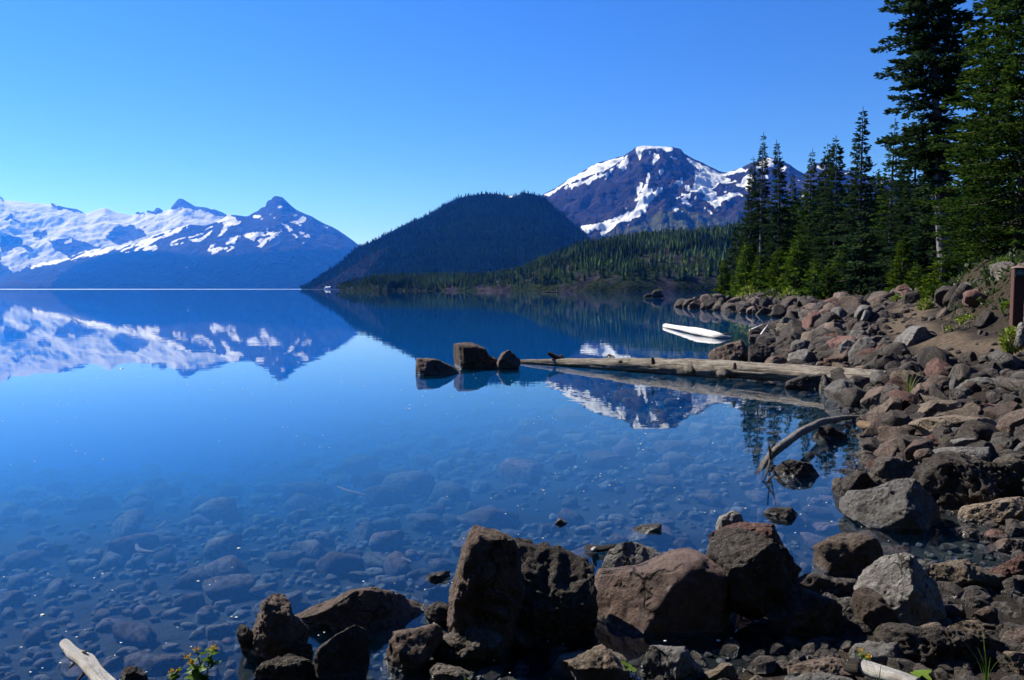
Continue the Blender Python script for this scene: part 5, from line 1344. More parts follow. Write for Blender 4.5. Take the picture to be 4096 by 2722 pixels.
# ------------------------------------------------------------------ stones on the lake bed
def mat_bedstone():
    m = NT('bed_stone')
    oi = m.n('ObjectInfo')
    p = m.pos()
    n1 = m.noise(3.0, 5, 0.6, p); n2 = m.noise(24, 6, 0.7, p)
    a = m.mix(m.ramp(m.noise(0.9, 2, 0.5, p), 0.4, 0.6), (0.036, 0.036, 0.036), (0.060, 0.035, 0.035))
    c = m.mix(m.ramp(n1, 0.35, 0.65), a, (0.078, 0.076, 0.072))
    c = m.mix(m.ramp(n2, 0.55, 0.40), c, (0.018, 0.017, 0.016))
    hv = m.n('HueSaturation'); m.put(hv.inputs['Value'], m.ramp(oi.outputs['Random'], 0, 1, 0.55, 1.35, False)); m.put(hv.inputs['Color'], c)
    m.bsdf(hv.outputs[0], 0.95, m.bump(n2, 0.8, 0.03), 0.1)
    return m.m
def build_bed():
    M = mat_bedstone()
    rng = np.random.default_rng(21)
    protos = []; low = []
    for k in range(8):
        n = 9
        a = np.sort(rng.uniform(0, 2 * math.pi, n)); q = rng.uniform(0.75, 1.1, n)
        pts = [(math.cos(t) * w * 0.5, math.sin(t) * w * 0.24) for t, w in zip(a, q)]
        X, Fc, c = rock_shape(pts, rng.uniform(0.55, 0.85), 3, 500 + k, 2.8, (), 11, 0.8, 0.0, (0.5, 0.85))
        X2, F2, c = rock_shape(pts, rng.uniform(0.55, 0.85), 2, 500 + k, 2.8, (), 7, 0.8, 0.0, (0.5, 0.85))
        protos.append((X, Fc)); low.append((X2, F2))
    me = [make_mesh('stone', X, Fc, M) for X, Fc in protos]
    parent = bpy.data.objects['ground']
    # scatter, larger first, keeping stones from lying inside each other
    cand = []
    cells = {}
    def free(x, y, rr):
        c = 0.5
        for i in range(int((x - rr - 0.6) // c), int((x + rr + 0.6) // c) + 1):
            for j in range(int((y - rr - 0.6) // c), int((y + rr + 0.6) // c) + 1):
                for (a, b, q) in cells.get((i, j), ()):
                    if (a - x) ** 2 + (b - y) ** 2 < (0.66 * (rr + q)) ** 2: return False
        return True
    tries = 0
    while len(cand) < 4300 and tries < 90000:
        tries += 1
        y = 3.3 * (19.0 / 3.3) ** rng.uniform(0, 1)
        x = rng.uniform(-0.72, 0.62) * y
        big = 1.0 - 0.6 * min(1, tries / 30000)
        if rng.random() < 0.8 and vnoise(np.array([[x * 0.55, y * 0.4, 3.0]]), 6)[0] < -0.28: continue
        rr = (0.040 + 0.33 * rng.random() ** 3.4 * big) * (0.80 + 0.030 * y)
        if not free(x, y, rr): continue
        cells.setdefault((int(x // 0.5), int(y // 0.5)), []).append((x, y, rr))
        cand.append((x, y, rr))
    C = np.array(cand)
    s = shore_dist(C[:, 0], C[:, 1])
    C = C[s < -0.12]
    z = ground_z(C[:, 0], C[:, 1])
    dist = np.hypot(C[:, 0], C[:, 1])
    order = np.argsort(-(C[:, 2] / dist))
    Vs = []; Fs = []; off = 0
    for n, i in enumerate(order):
        x, y, rr = C[i]
        rr = min(rr, max(0.035, -z[i] * 1.5))        # none breaks the surface
        k = int(rng.integers(8)); ang = rng.uniform(0, 6.28)
        zz = z[i] + 0.20 * rr
        hs_ = min(rng.uniform(0.75, 1.25), max(0.3, (-0.02 - zz) / (0.26 * rr * 2)))
        tilt = rng.normal(0, 0.12, 2)
        if n < 300:
            o = link('stone', me[k], parent, (x, y, zz))
            o.rotation_euler = (tilt[0], tilt[1], ang)
            o.scale = (2 * rr, 2 * rr * 0.95, 2 * rr * hs_)
        else:
            X, Fc = low[k]
            c_, s_ = math.cos(ang), math.sin(ang)
            Y = np.stack([(X[:, 0] * c_ - X[:, 1] * s_) * 2 * rr + x, (X[:, 0] * s_ + X[:, 1] * c_) * 2 * rr + y, X[:, 2] * 2 * rr * hs_ + zz], 1)
            Vs.append(Y); Fs.append(Fc + off); off += len(Y)
    o = link('stone_bed', make_mesh('stone_bed', np.concatenate(Vs), np.concatenate(Fs), M), parent)
    o['kind'] = 'stuff'
build_bed()

# ------------------------------------------------------------------ driftwood
def mat_drift(name, a, b_, fs=0.8, dark=(0.05, 0.04, 0.03), dk=0.52):
    m = NT(name)
    p = m.coord('Object')
    cx = m.n('CombineXYZ'); m.put(cx.inputs[0], m.math('MULTIPLY', m.attr('along'), fs)); m.put(cx.inputs[1], m.math('MULTIPLY', m.attr('cosa'), 3.0)); m.put(cx.inputs[2], m.math('MULTIPLY', m.attr('sina'), 3.0))
    n1 = m.noise(3.2, 6, 0.65, cx.outputs[0]); n2 = m.noise(11, 6, 0.7, cx.outputs[0]); n3 = m.noise(4, 4, 0.6, p)
    c = m.mix(m.ramp(n1, 0.35, 0.65), a, b_)
    c = m.mix(m.ramp(n2, dk, dk - 0.14), c, m.mix(0.85, c, dark))
    c = m.mix(m.math('MULTIPLY', m.ramp(n3, 0.58, 0.68), 0.5), c, dark)
    z = m.sep(m.pos())[2]
    wet = m.ramp(m.math('ADD', z, m.math('MULTIPLY', m.math('SUBTRACT', n3, 0.5), 0.04)), 0.03, 0.0)
    c = m.mix(m.math('MULTIPLY', wet, 0.7), c, (0.03, 0.022, 0.016))
    m.bsdf(c, m.ramp(wet, 0, 1, 0.85, 0.3, False), m.bump(m.math('ADD', n2, n1), 1.0, 0.04), 0.2)
    return m.m
M_LOG = mat_drift('weathered_log', (0.13, 0.105, 0.08), (0.42, 0.37, 0.30))
M_WHITE = mat_drift('bleached_wood', (0.70, 0.65, 0.58), (0.85, 0.83, 0.79), dark=(0.22, 0.17, 0.11), dk=0.47)
M_BIRCH = mat_drift('peeling_bark', (0.32, 0.26, 0.22), (0.80, 0.76, 0.70), fs=4.0, dark=(0.030, 0.022, 0.016), dk=0.58)
M_TWIG = mat_drift('twig_wood', (0.10, 0.075, 0.055), (0.20, 0.16, 0.12))
M_DARKW = mat_drift('dark_wood', (0.030, 0.024, 0.020), (0.075, 0.062, 0.052))
M_SPLIT = mat_drift('split_wood', (0.30, 0.19, 0.10), (0.48, 0.36, 0.24))

def log_mesh(name, path, rad, mat, sides=18, rings=60, wob=0.16, seed=0, flat=1.0):
    path = np.array(path, float); rad = np.array(rad, float)
    L = np.concatenate([[0], np.cumsum(np.linalg.norm(np.diff(path, axis=0), axis=1))])
    t = np.linspace(0, L[-1], rings)
    # smooth resampling
    pp = np.stack([np.interp(t, L, path[:, k]) for k in range(3)], 1)
    rr = np.interp(t, L, rad)
    for _ in range(3):
        pp[1:-1] = 0.25 * pp[:-2] + 0.5 * pp[1:-1] + 0.25 * pp[2:]
        rr[1:-1] = 0.25 * rr[:-2] + 0.5 * rr[1:-1] + 0.25 * rr[2:]
    org = pp.mean(0)
    V, fs = tube(pp - org, rr, sides)
    al = np.concatenate([np.repeat(t, sides), [0, L[-1]]])
    an = np.concatenate([np.tile(np.linspace(0, 2 * math.pi, sides, endpoint=False), rings), [0, 0]])
    ctr = np.concatenate([np.repeat(pp - org, sides, 0), (pp - org)[:1], (pp - org)[-1:]])
    nzp = np.stack([al * 1.1 / max(rr.max() * 8, 0.2), np.cos(an) * 1.5, np.sin(an) * 1.5], 1)
    sc = 1 + wob * fbm(nzp, 4, seed) + 0.7 * wob * ridged(nzp * [2, 3, 3], 3, seed + 4)
    V = ctr + (V - ctr) * sc[:, None]
    V[:, 2] = ctr[:, 2] + (V[:, 2] - ctr[:, 2]) * flat
    return make_mesh(name, V, fs, mat, True, {'along': al, 'cosa': np.cos(an), 'sina': np.sin(an)}), org

def log_thing(name, path, rad, mat, label, category, branches=(), **kw):
    """a log and its knots and broken branches; branch = (path, radii, part name, material)"""
    me, org = log_mesh(name, path, rad, mat, **kw)
    if not branches:
        return tag(link(name, me, loc=org), label, category)
    root = empty(name, org)
    tag(root, label, category)
    link('stem', me, root)
    for bp, br, nm, bm_ in branches:
        m2, o2 = log_mesh(nm, bp, br, bm_, sides=9, rings=12, wob=0.2, seed=len(nm))
        link(nm, m2, root, tuple(np.array(o2) - org))
    return root

def wp(crop, x, y, z=0.0):
    u, v = cv(crop, [(x, y)])[0]
    return at_z(u, v, z)
def yp(crop, x, y, D):
    u, v = cv(crop, [(x, y)])[0]
    return at_y(u, v, D)

# the long log lying across the cove
A = wp('l3', 70, 175, 0.02); Bk = wp('l3', 560, 185, 0.07); C1 = wp('l3', 1100, 205, 0.12); C2 = wp('l3', 1700, 232, 0.15); C3 = wp('c5', 230, 660, 0.17); E1 = wp('c5', 760, 690, 0.20); E2 = wp('c5', 1440, 740, 0.24)
kn = lambda P0, d, l: [P0, P0 + np.array(d) * l * 0.5, P0 + np.array(d) * l]
log_thing('fallen_log', [A, Bk, C1, C2, C3, E1, E2], [0.045, 0.10, 0.13, 0.155, 0.165, 0.16, 0.14], M_LOG,
          'long weathered grey log lying from the boulders out into the lake', 'log',
          branches=[(kn(wp('l3', 520, 165, 0.10), (-0.8, 0.1, 0.45), 0.42), [0.07, 0.06, 0.04], 'broken_branch', M_DARKW),
                    (kn(wp('l3', 545, 165, 0.10), (-0.5, 0.1, 0.7), 0.2), [0.07, 0.05, 0.03], 'broken_branch', M_LOG),
                    (kn(wp('l3', 1130, 190, 0.22), (0.0, 0.0, 1), 0.06), [0.05, 0.04, 0.02], 'knot', M_DARKW),
                    (kn(wp('l3', 1480, 200, 0.26), (-0.2, 0.0, 1), 0.14), [0.04, 0.035, 0.02], 'knot', M_DARKW),
                    (kn(wp('c5', 325, 655, 0.30), (0.05, 0.0, 1), 0.12), [0.05, 0.04, 0.025], 'knot', M_SPLIT),
                    (kn(wp('l3', 1860, 245, 0.16), (0.1, -0.8, -0.3), 0.22), [0.12, 0.10, 0.04], 'knot', M_LOG),
                    (kn(wp('c5', 240, 680, 0.14), (0.2, -0.8, -0.2), 0.22), [0.12, 0.10, 0.04], 'knot', M_LOG)],
          sides=28, rings=170, wob=0.27, seed=3)
# the bleached white log afloat
a0 = wp('z6', 770, 965, 0.05); a1 = wp('z6', 1000, 1000, 0.10); a2 = wp('z6', 1400, 1075, 0.12); a3 = wp('z6', 1760, 1150, 0.08); a4 = wp('z6', 2030, 1195, 0.0)
log_thing('floating_log', [a0, a1, a2, a3, a4], [0.15, 0.13, 0.20, 0.17, 0.04], M_WHITE, 'bright bleached white log floating with a dark hollow end', 'log',
          branches=[([a0 + [-0.06, 0, 0.03], a0 + [0.05, 0, 0.03]], [0.10, 0.11], 'hollow_end', M_DARKW), (kn(a3, (0.8, -0.3, 0.25), 0.55), [0.04, 0.03, 0.01], 'root', M_TWIG)], wob=0.08, seed=5, flat=0.8)
# the curved branch with peeling bark
D0 = 8.6
cb = [wp('z8', 390, 1010, -0.12), wp('z8', 385, 870, -0.03), wp('z8', 430, 740, 0.0), wp('z8', 520, 630, 0.05), wp('z8', 640, 530, 0.16), wp('z8', 850, 370, 0.20), wp('z8', 1100, 250, 0.14), wp('z8', 1350, 205, 0.06), wp('z8', 1620, 185, 0.0)]
tw = lambda pts: [wp('z8', x, y, z) for x, y, z in pts]
log_thing('curved_branch', cb, [0.022, 0.030, 0.034, 0.040, 0.046, 0.044, 0.042, 0.036, 0.014], M_BIRCH, 'arched white-and-brown branch with peeling bark rising from the cove', 'branch',
          branches=[(tw([(510, 560, 0.12), (515, 680, 0.10), (480, 840, 0.05), (430, 935, 0.0)]), [0.010, 0.012, 0.011, 0.006], 'twig', M_TWIG),
                    (tw([(500, 500, 0.30), (510, 580, 0.2), (515, 680, 0.10)]), [0.006, 0.008, 0.010], 'twig', M_TWIG),
                    (tw([(515, 560, 0.14), (560, 500, 0.24), (595, 425, 0.34)]), [0.009, 0.007, 0.004], 'twig', M_TWIG),
                    (tw([(465, 960, 0.0), (520, 890, 0.06), (565, 845, 0.1)]), [0.006, 0.008, 0.007], 'twig', M_TWIG),
                    (tw([(1460, 165, 0.10), (1530, 140, 0.16), (1600, 115, 0.22)]), [0.012, 0.010, 0.006], 'twig', M_TWIG),
                    (tw([(1480, 160, 0.10), (1460, 100, 0.2), (1440, 60, 0.3)]), [0.010, 0.008, 0.004], 'twig', M_TWIG)], wob=0.14, seed=8, rings=70)
# the split board, half sunk
s0 = wp('z8', 1590, 290, 0.07); s1 = wp('z8', 1720, 300, 0.04); s2 = wp('z8', 1900, 380, -0.03); s3 = wp('z8', 2100, 440, -0.01); s4 = wp('z8', 2250, 450, 0.03)
log_thing('splintered_plank', [s0, s1, s2, s3, s4], [0.13, 0.11, 0.075, 0.05, 0.03], M_SPLIT, 'pale splintered piece of split wood, half sunk at the cove\'s edge', 'driftwood', wob=0.25, seed=9, flat=0.4, sides=12)
log_thing('driftwood_stick', [wp('z8', 1760, 110, 0.02), wp('z8', 1870, 140, 0.03), wp('z8', 1990, 165, 0.02)], [0.015, 0.02, 0.012], M_LOG, 'short grey stick afloat by the brown flat-sloped rock', 'stick', rings=12, sides=8)
# small dead logs at the head of the cove
p0 = wp('z4', 880, 690, 0.10); p1 = wp('z4', 1130, 690, 0.10); p2 = wp('z4', 1400, 660, 0.14); p3 = wp('z4', 1520, 630, 0.35)
log_thing('dead_log', [p0, p1, p2, p3], [0.16, 0.13, 0.11, 0.06], M_DARKW, 'small dead log with a ragged dark butt in the narrow inlet', 'log',
          branches=[(kn(wp('z4', 1010, 720, 0.04), (0.5, 0.0, 0.75), 0.55), [0.06, 0.05, 0.03], 'broken_branch', M_WHITE),
                    (kn(p0 + [0, 0, 0.1], (0.75, 0, 0.35), 0.7), [0.05, 0.04, 0.02], 'broken_branch', M_WHITE),
                    ([p1 + [0, -0.02, 0.13], p2 + [0, -0.02, 0.12], p3 + [0.3, 0, 0.12]], [0.05, 0.05, 0.03], 'pale_strip', M_LOG)], seed=12)
q0 = wp('z4', 1030, 835, 0.03); q1 = wp('z4', 1200, 815, 0.05); q2 = wp('z4', 1420, 790, 0.1)
log_thing('dead_log', [q0, q1, q2], [0.05, 0.09, 0.10], M_DARKW, 'thin dark sunken log behind the big boulder by the long log', 'log',
          branches=[(kn(wp('z4', 1180, 815, 0.06), (0, 0, 1), 0.25), [0.04, 0.035, 0.02], 'broken_branch', M_DARKW)], seed=13)
# bottom left: bleached stick with twig stubs
g = lambda x, y, z: at_z(*[(50 + x / 33.71), (635 + y / 33.71)], z)
t0 = g(480, 280, 0.16); t1 = g(800, 650, 0.17); t2 = g(1250, 900, 0.18); t3 = g(1550, 1300, 0.19); t4 = g(2100, 1900, 0.20)
sub_ = lambda pts: [g(x, y, z) for x, y, z in pts]
log_thing('driftwood_branch', [t0, t1, t2, t3, t4], [0.020, 0.027, 0.034, 0.030, 0.036], M_WHITE, 'bleached white driftwood branch with twig stubs in the bottom left corner', 'driftwood',
          branches=[(sub_([(980, 800, 0.17), (820, 940, 0.16), (660, 1100, 0.15)]), [0.007, 0.006, 0.005], 'twig_stub', M_LOG),
                    (sub_([(1230, 1150, 0.17), (1150, 1290, 0.15), (940, 1540, 0.12)]), [0.011, 0.006, 0.005], 'twig_stub', M_LOG),
                    (sub_([(560, 430, 0.17), (490, 480, 0.17), (420, 490, 0.17)]), [0.005, 0.004, 0.003], 'twig_stub', M_LOG),
                    (sub_([(1100, 600, 0.20), (1160, 560, 0.22), (1230, 540, 0.23)]), [0.006, 0.006, 0.004], 'twig_stub', M_LOG),
                    (sub_([(1680, 1070, 0.18), (1750, 1090, 0.18), (1820, 1095, 0.18)]), [0.006, 0.005, 0.004], 'twig_stub', M_LOG)], wob=0.09, seed=15)
# bottom right: charred, bleached log end
e = lambda x, y, D: at_y(825 + x / 11.859, 640 + y / 11.859, D)
log_thing('bleached_log', [e(280, 300, 3.42), e(450, 320, 3.38), e(620, 380, 3.33), e(850, 450, 3.27), e(1100, 540, 3.2)], [0.026, 0.032, 0.034, 0.032, 0.03], M_WHITE,
          'short bleached log with a charred black end among the bottom right rocks', 'log', branches=[([e(270, 298, 3.43), e(360, 312, 3.40), e(450, 322, 3.37)], [0.030, 0.038, 0.036], 'charred_end', M_DARKW)], wob=0.1, seed=16)
# branches lying sunk on the bed
for k, (pts, rr_, lab) in enumerate([
        ([(715, 365), (720, 390), (760, 403), (818, 405)], 0.016, 'pale curved branch sunk on the lake bed at lower left'),
        ([(870, 240), (845, 265), (815, 285)], 0.010, 'thin pale stick sunk on the lake bed above the curved sunken branch'),
        ([(1770, 60), (1830, 85), (1930, 105)], 0.012, 'long thin branch sunk on the lake bed left of centre'),
        ([(2110, 435), (2160, 455)], 0.014, 'short pale stick sunk on the lake bed left of the biggest boulder')]):
    W_ = []
    for x, y in pts:
        q = wp('c8', x, y, -0.05); q[2] = -0.05; W_.append(q)
    log_thing('sunken_branch', W_, [rr_ * 0.6] + [rr_] * (len(W_) - 2) + [rr_ * 0.4], M_WHITE, lab, 'branch', sides=7, rings=14)
# dark bark fragment afloat by the round grey boulder
log_thing('bark_fragment', [wp('c7', 1250, 350, 0.02), wp('c7', 1330, 365, 0.03), wp('c7', 1415, 340, 0.02)], [0.03, 0.045, 0.015], M_DARKW, 'black scrap of bark floating behind the biggest boulders', 'bark', flat=0.5, rings=14, wob=0.3,
          branches=[([wp('c7', 1290, 365, 0.03), wp('c7', 1300, 360, 0.06)], [0.018, 0.012], 'pale_chip', M_WHITE)])
# snags far out in the lake
for nm, x, y, l, lab in (('snag', 640, 128, 9.0, 'dark snag of drifted roots far out before the wooded point'), ):
    b0 = at_z(500 + x / 13.486, 282.5 + (y + 6) / 13.486, 0.0)
    dd = b0[1]
    k = dd / F
    log_thing(nm, [b0 + [-6 * k, 0, 0.0], b0 + [0, 0, 0.5 * k], b0 + [11 * k, 0, 0.2 * k]], [0.5 * k, 0.9 * k, 0.5 * k], M_DARKW, lab, 'snag',
              branches=[(kn(b0 + [9 * k, 0, 0], (0, 0, 1), 3 * k), [0.3 * k, 0.25 * k, 0.2 * k], 'upright_root', M_LOG), (kn(b0 + [1 * k, 0, 0], (-0.2, 0, 1), 2 * k), [0.5 * k, 0.3 * k, 0.2 * k], 'upright_root', M_DARKW),
                        (kn(b0 + [4 * k, 0, 0], (0.3, 0, 1), 1.6 * k), [0.5 * k, 0.3 * k, 0.2 * k], 'upright_root', M_DARKW)], wob=0.4, seed=18)

# ------------------------------------------------------------------ plants
def mat_leaf(name, a, b_, tr=0.35):
    m = NT(name)
    c = m.mix(m.attr('tone'), a, b_)
    df = m.n('BsdfPrincipled'); m.put(df.inputs['Base Color'], c); m.put(df.inputs['Roughness'], 0.5); m.put(df.inputs['Specular IOR Level'], 0.3)
    tl = m.n('BsdfTranslucent'); m.put(tl.inputs['Color'], c)
    mx = m.n('MixShader'); m.put(mx.inputs[0], tr); m.put(mx.inputs[1], df.outputs[0]); m.put(mx.inputs[2], tl.outputs[0])
    m.put(m.out.inputs['Surface'], mx.outputs[0])
    return m.m
M_LEAF = mat_leaf('leaf_green', (0.035, 0.075, 0.008), (0.13, 0.20, 0.018))
M_LEAFY = mat_leaf('leaf_yellow_green', (0.07, 0.11, 0.01), (0.22, 0.27, 0.03))
M_PETAL = mat_leaf('petal_yellow', (0.45, 0.26, 0.01), (0.62, 0.42, 0.02))
M_GRASS = mat_leaf('grass_blade', (0.05, 0.09, 0.01), (0.16, 0.22, 0.03))
M_LEAFD = mat_leaf('leaf_dull', (0.03, 0.05, 0.012), (0.07, 0.10, 0.03))

def leaf_cloud(n, R, size, rng, up=0.3):
    """leaf blades spread through a lumpy volume"""
    d = rng.normal(size=(n, 3)); d /= np.linalg.norm(d, axis=1)[:, None]
    rr = rng.uniform(0.35, 1.0, n) ** 0.6
    B = d * rr[:, None] * np.array(R)
    B *= (1 + 0.35 * fbm(d * 2.2, 3, int(rng.integers(999))))[:, None]
    A = d + rng.normal(0, 0.5, (n, 3)) + [0, 0, up]
    V, Fq = kites(B, A, size * rng.uniform(0.6, 1.4, n), size * rng.uniform(0.22, 0.4, n), rng, 1)
    return V, Fq, np.repeat(rng.random(n), 4)

def bush(loc, R, n, size, mat, label, seed, name='shrub', group=None):
    rng = np.random.default_rng(seed)
    root = empty(name, loc); tag(root, label, 'shrub', group)
    V, Fq, tn = leaf_cloud(n, R, size, rng)
    V[:, 2] += R[2] * 0.8
    link('foliage', make_mesh('foliage', V, Fq, mat, False, {'tone': tn}), root)
    stems = []
    for k in range(6):
        a = rng.uniform(0, 6.28); q = rng.uniform(0.2, 0.7)
        stems.append(tube([[0, 0, -0.03], [math.cos(a) * R[0] * q * 0.4, math.sin(a) * R[1] * q * 0.4, R[2] * 0.6], [math.cos(a) * R[0] * q, math.sin(a) * R[1] * q, R[2] * 1.3]], [0.02 * R[2] + 0.004, 0.012 * R[2] + 0.003, 0.003], 5, False))
    v, f = join_tubes(stems)
    link('stem', make_mesh('stem', v, f, M_TWIGS), root)
    return root
M_TWIGS = mat_bark('shrub_stem', (0.06, 0.045, 0.03), (0.12, 0.09, 0.06))

def bush_px(crop, x, y, w, h, D, n, size, mat, label, seed, **kw):
    """shrub by its foot, width and height in a crop, at distance D"""
    s = CROPS[crop][2]
    Pt = yp(crop, x, y, D)
    g_ = gz(Pt[0], Pt[1])
    k = D / F / s
    return bush((Pt[0], Pt[1], max(min(Pt[2], g_ + 0.6), g_ - 0.05)), (w / 2 * k, w / 2 * k * 0.8, h / 2 * k), n, size, mat, label, seed, **kw)

bush_px('z3', 2020, 960, 250, 330, 11.6, 520, 0.055, M_LEAFY, 'bright leafy shrub at the foot of the wooden post', 1)
bush_px('z3', 950, 520, 170, 150, 22.5, 320, 0.085, M_LEAFY, 'yellow-green leafy shrub under the spreading fir beside the path', 2)
bush_px('z3', 1480, 640, 260, 110, 16.5, 300, 0.06, M_LEAFY, 'low trailing green plant on the bank below the rocks', 3)
bush_px('z3', 1230, 720, 110, 70, 16.0, 130, 0.05, M_LEAFY, 'small green plant at the left of the bank\'s roots', 4)
bush_px('z3', 1900, 400, 330, 200, 18.5, 420, 0.07, M_LEAF, 'green bush on the bank left of the wooden post', 5)
bush_px('z3', 1960, 580, 130, 110, 15.5, 160, 0.06, M_LEAF, 'small green bush close to the post\'s left side', 6)
bush_px('z3', 590, 320, 130, 70, 28, 140, 0.08, M_LEAFY, 'small green plant below the narrow young fir', 7)
bush_px('t7', 240, 1500, 180, 150, 68, 260, 0.28, M_LEAFY, 'light-green shrub at the left end of the wood\'s front', 8)
bush_px('t7', 430, 1500, 120, 130, 63, 240, 0.22, M_LEAFD, 'dull grey-green shrub above the spit\'s rocks', 9)
bush_px('t7', 570, 1515, 150, 140, 60, 300, 0.22, M_LEAFY, 'brightest yellow-green shrub above the spit\'s rocks', 10)
bush_px('t7', 420, 1400, 70, 60, 64, 120, 0.2, M_LEAFY, 'small yellow-green shrub above the dull grey-green one', 11)
bush_px('t7', 660, 1520, 90, 60, 58, 140, 0.18, M_LEAF, 'low green shrub at the right of the brightest one', 12)
bush_px('t7', 300, 1520, 70, 40, 62, 90, 0.18, M_LEAFD, 'low brownish tuft among the spit\'s rocks', 13)

def grass(loc, n, h, spread, label, seed, mat=M_GRASS):
    rng = np.random.default_rng(seed)
    root = empty('grass_tuft', loc); tag(root, label, 'grass')
    for k in range(n):
        a = rng.uniform(0, 6.28); L = h * rng.uniform(0.55, 1.1); ln = rng.uniform(0.1, 0.55)
        b0 = np.array([math.cos(a), math.sin(a), 0]) * spread * rng.uniform(0, 1)
        d = np.array([math.cos(a), math.sin(a), 0])
        s = np.linspace(0, 1, 6)
        c = b0 + d * (ln * L * s ** 2)[:, None] + np.array([0, 0, 1.0]) * (L * (s - 0.25 * ln * s ** 2))[:, None]
        w = 0.012 * h * (1 - s) + 0.0006
        sd = np.cross(d, [0, 0, 1.0])
        V = np.concatenate([c + sd * w[:, None], c - sd * w[:, None]])
        i = np.arange(5)
        link('blade', make_mesh('blade', V, np.stack([i, i + 1, i + 7, i + 6], 1), mat, True, {'tone': np.full(12, rng.random())}), root)
    return root
q = at_ground(*cv('z3', [(730, 1530)])[0]); grass((q[0], q[1], max(gz(q[0], q[1]), 0) - 0.02), 22, 0.40, 0.06, 'tuft of green grass between rocks near the log\'s right end', 1)
q = e(1920, 520, 3.25); grass((q[0], q[1], q[2]), 7, 0.20, 0.02, 'few long grass blades in the bottom right corner', 2)
q = at_y(467, 684, 3.3); grass((q[0], q[1], q[2]), 9, 0.055, 0.015, 'small grass sprout at the bottom edge left of the tan rock', 3)
q = e(640, 500, 3.2); grass((q[0], q[1], q[2]), 5, 0.11, 0.05, 'thin grass stalks crossing the bleached log end', 4)

def lobed_leaf(L, rng, lobes=5):
    """a flat lobed leaf, base at the origin, pointing along +y"""
    pts = [(0, 0)]
    n = lobes * 4
    for i in range(n + 1):
        a = math.radians(-150 + 300 * i / n)
        q = 0.36 + 0.17 * math.cos(a * lobes * 0.98) * 0.8 + 0.10 * math.cos(a)
        pts.append((math.sin(a) * q, 0.42 + math.cos(a) * q))
    P2 = np.array(pts) * L
    V = np.stack([P2[:, 0], P2[:, 1], 0.10 * L * np.cos(P2[:, 0] / L * 5) - 0.06 * L * (P2[:, 1] / L) ** 2], 1)
    V = np.concatenate([V, [[0, 0.42 * L, 0.03 * L]]])
    c = len(V) - 1
    k = np.arange(len(P2))
    return V, np.stack([np.full(len(k), c), k, np.roll(k, -1)], 1)

def place(V, loc, yaw, pitch, roll=0):
    R = Matrix.Rotation(yaw, 3, 'Z') @ Matrix.Rotation(pitch, 3, 'X') @ Matrix.Rotation(roll, 3, 'Y')
    return V @ np.array(R).T + np.array(loc)

def flower_plant(loc, h, heads, leaves, label, seed, leafsize=0.07):
    rng = np.random.default_rng(seed)
    root = empty('flowering_plant', loc); tag(root, label, 'plant')
    for k in range(heads):
        a = rng.uniform(0, 6.28); sp = rng.uniform(0.15, 0.55); L = h * rng.uniform(0.65, 1.05)
        tip = np.array([math.cos(a) * sp * h, math.sin(a) * sp * h, L])
        v, f = tube([[0, 0, -0.02], tip * [0.45, 0.45, 0.6], tip], [0.0035, 0.003, 0.002], 5, False)
        st = link('stem', make_mesh('stem', v, f, M_GRASS, True, {'tone': np.full(len(v), 0.3)}), root)
        B = np.tile(tip, (16, 1)) + rng.normal(0, 0.006, (16, 3))
        A_ = rng.normal(0, 1, (16, 3)) + [0, 0, 0.7]
        V, Fq = kites(B, A_, np.full(16, 0.010), np.full(16, 0.0032), rng, 2)
        link('flower', make_mesh('flower', V, Fq, M_PETAL, False, {'tone': np.repeat(rng.random(32), 4)}), root)
        for j in range(leaves):
            t = rng.uniform(0.3, 0.97)
            V, Fc = lobed_leaf(leafsize * rng.uniform(0.6, 1.1), rng)
            V = place(V, tip * [0.9 * t, 0.9 * t, t], rng.uniform(0, 6.28), rng.uniform(-0.3, 0.9), rng.uniform(-0.5, 0.5))
            link('leaf', make_mesh('leaf', V, Fc, M_LEAF, True, {'tone': np.full(len(V), rng.random())}), root)
    return root
q = at_y(204, 690, 3.15); flower_plant((q[0], q[1], q[2]), 0.17, 5, 4, 'leafy plant with yellow flower heads at the bottom edge', 3)
q = at_y(172, 694, 3.15); flower_plant((q[0], q[1], q[2]), 0.10, 2, 3, 'small yellow-flowered sprig left of the larger flowering plant', 4, 0.05)
q = e(440, 330, 3.42); flower_plant((q[0], q[1], q[2]), 0.085, 2, 3, 'small yellow-flowered sprig before the pale grey rock, bottom right', 5, 0.045)
def big_leaf(loc, L, yaw, pitch, label, seed):
    rng = np.random.default_rng(seed)
    V, Fc = lobed_leaf(L, rng, 5)
    V = place(V, (0, 0, 0), yaw, pitch)
    v2, f2 = tube([[0, 0, -0.05], [0, 0, -0.02], [0, 0, 0]], [0.003, 0.003, 0.002], 5, False)
    root = empty('broad_leaf_plant', loc); tag(root, label, 'plant')
    link('leaf', make_mesh('leaf', V, Fc, M_LEAF, True, {'tone': np.full(len(V), 0.8)}), root)
    link('stem', make_mesh('stem', v2, f2, M_GRASS, True, {'tone': np.full(len(v2), 0.4)}), root)
q = at_y(636, 672, 3.55); big_leaf((q[0], q[1], q[2]), 0.085, 1.2, 0.5, 'single pale green leaf between the tan and the rounded grey rock', 6)
q = e(1030, 430, 3.3); big_leaf((q[0], q[1], q[2]), 0.10, -1.3, 0.1, 'broad bright green leaf beside the bleached log end', 7)

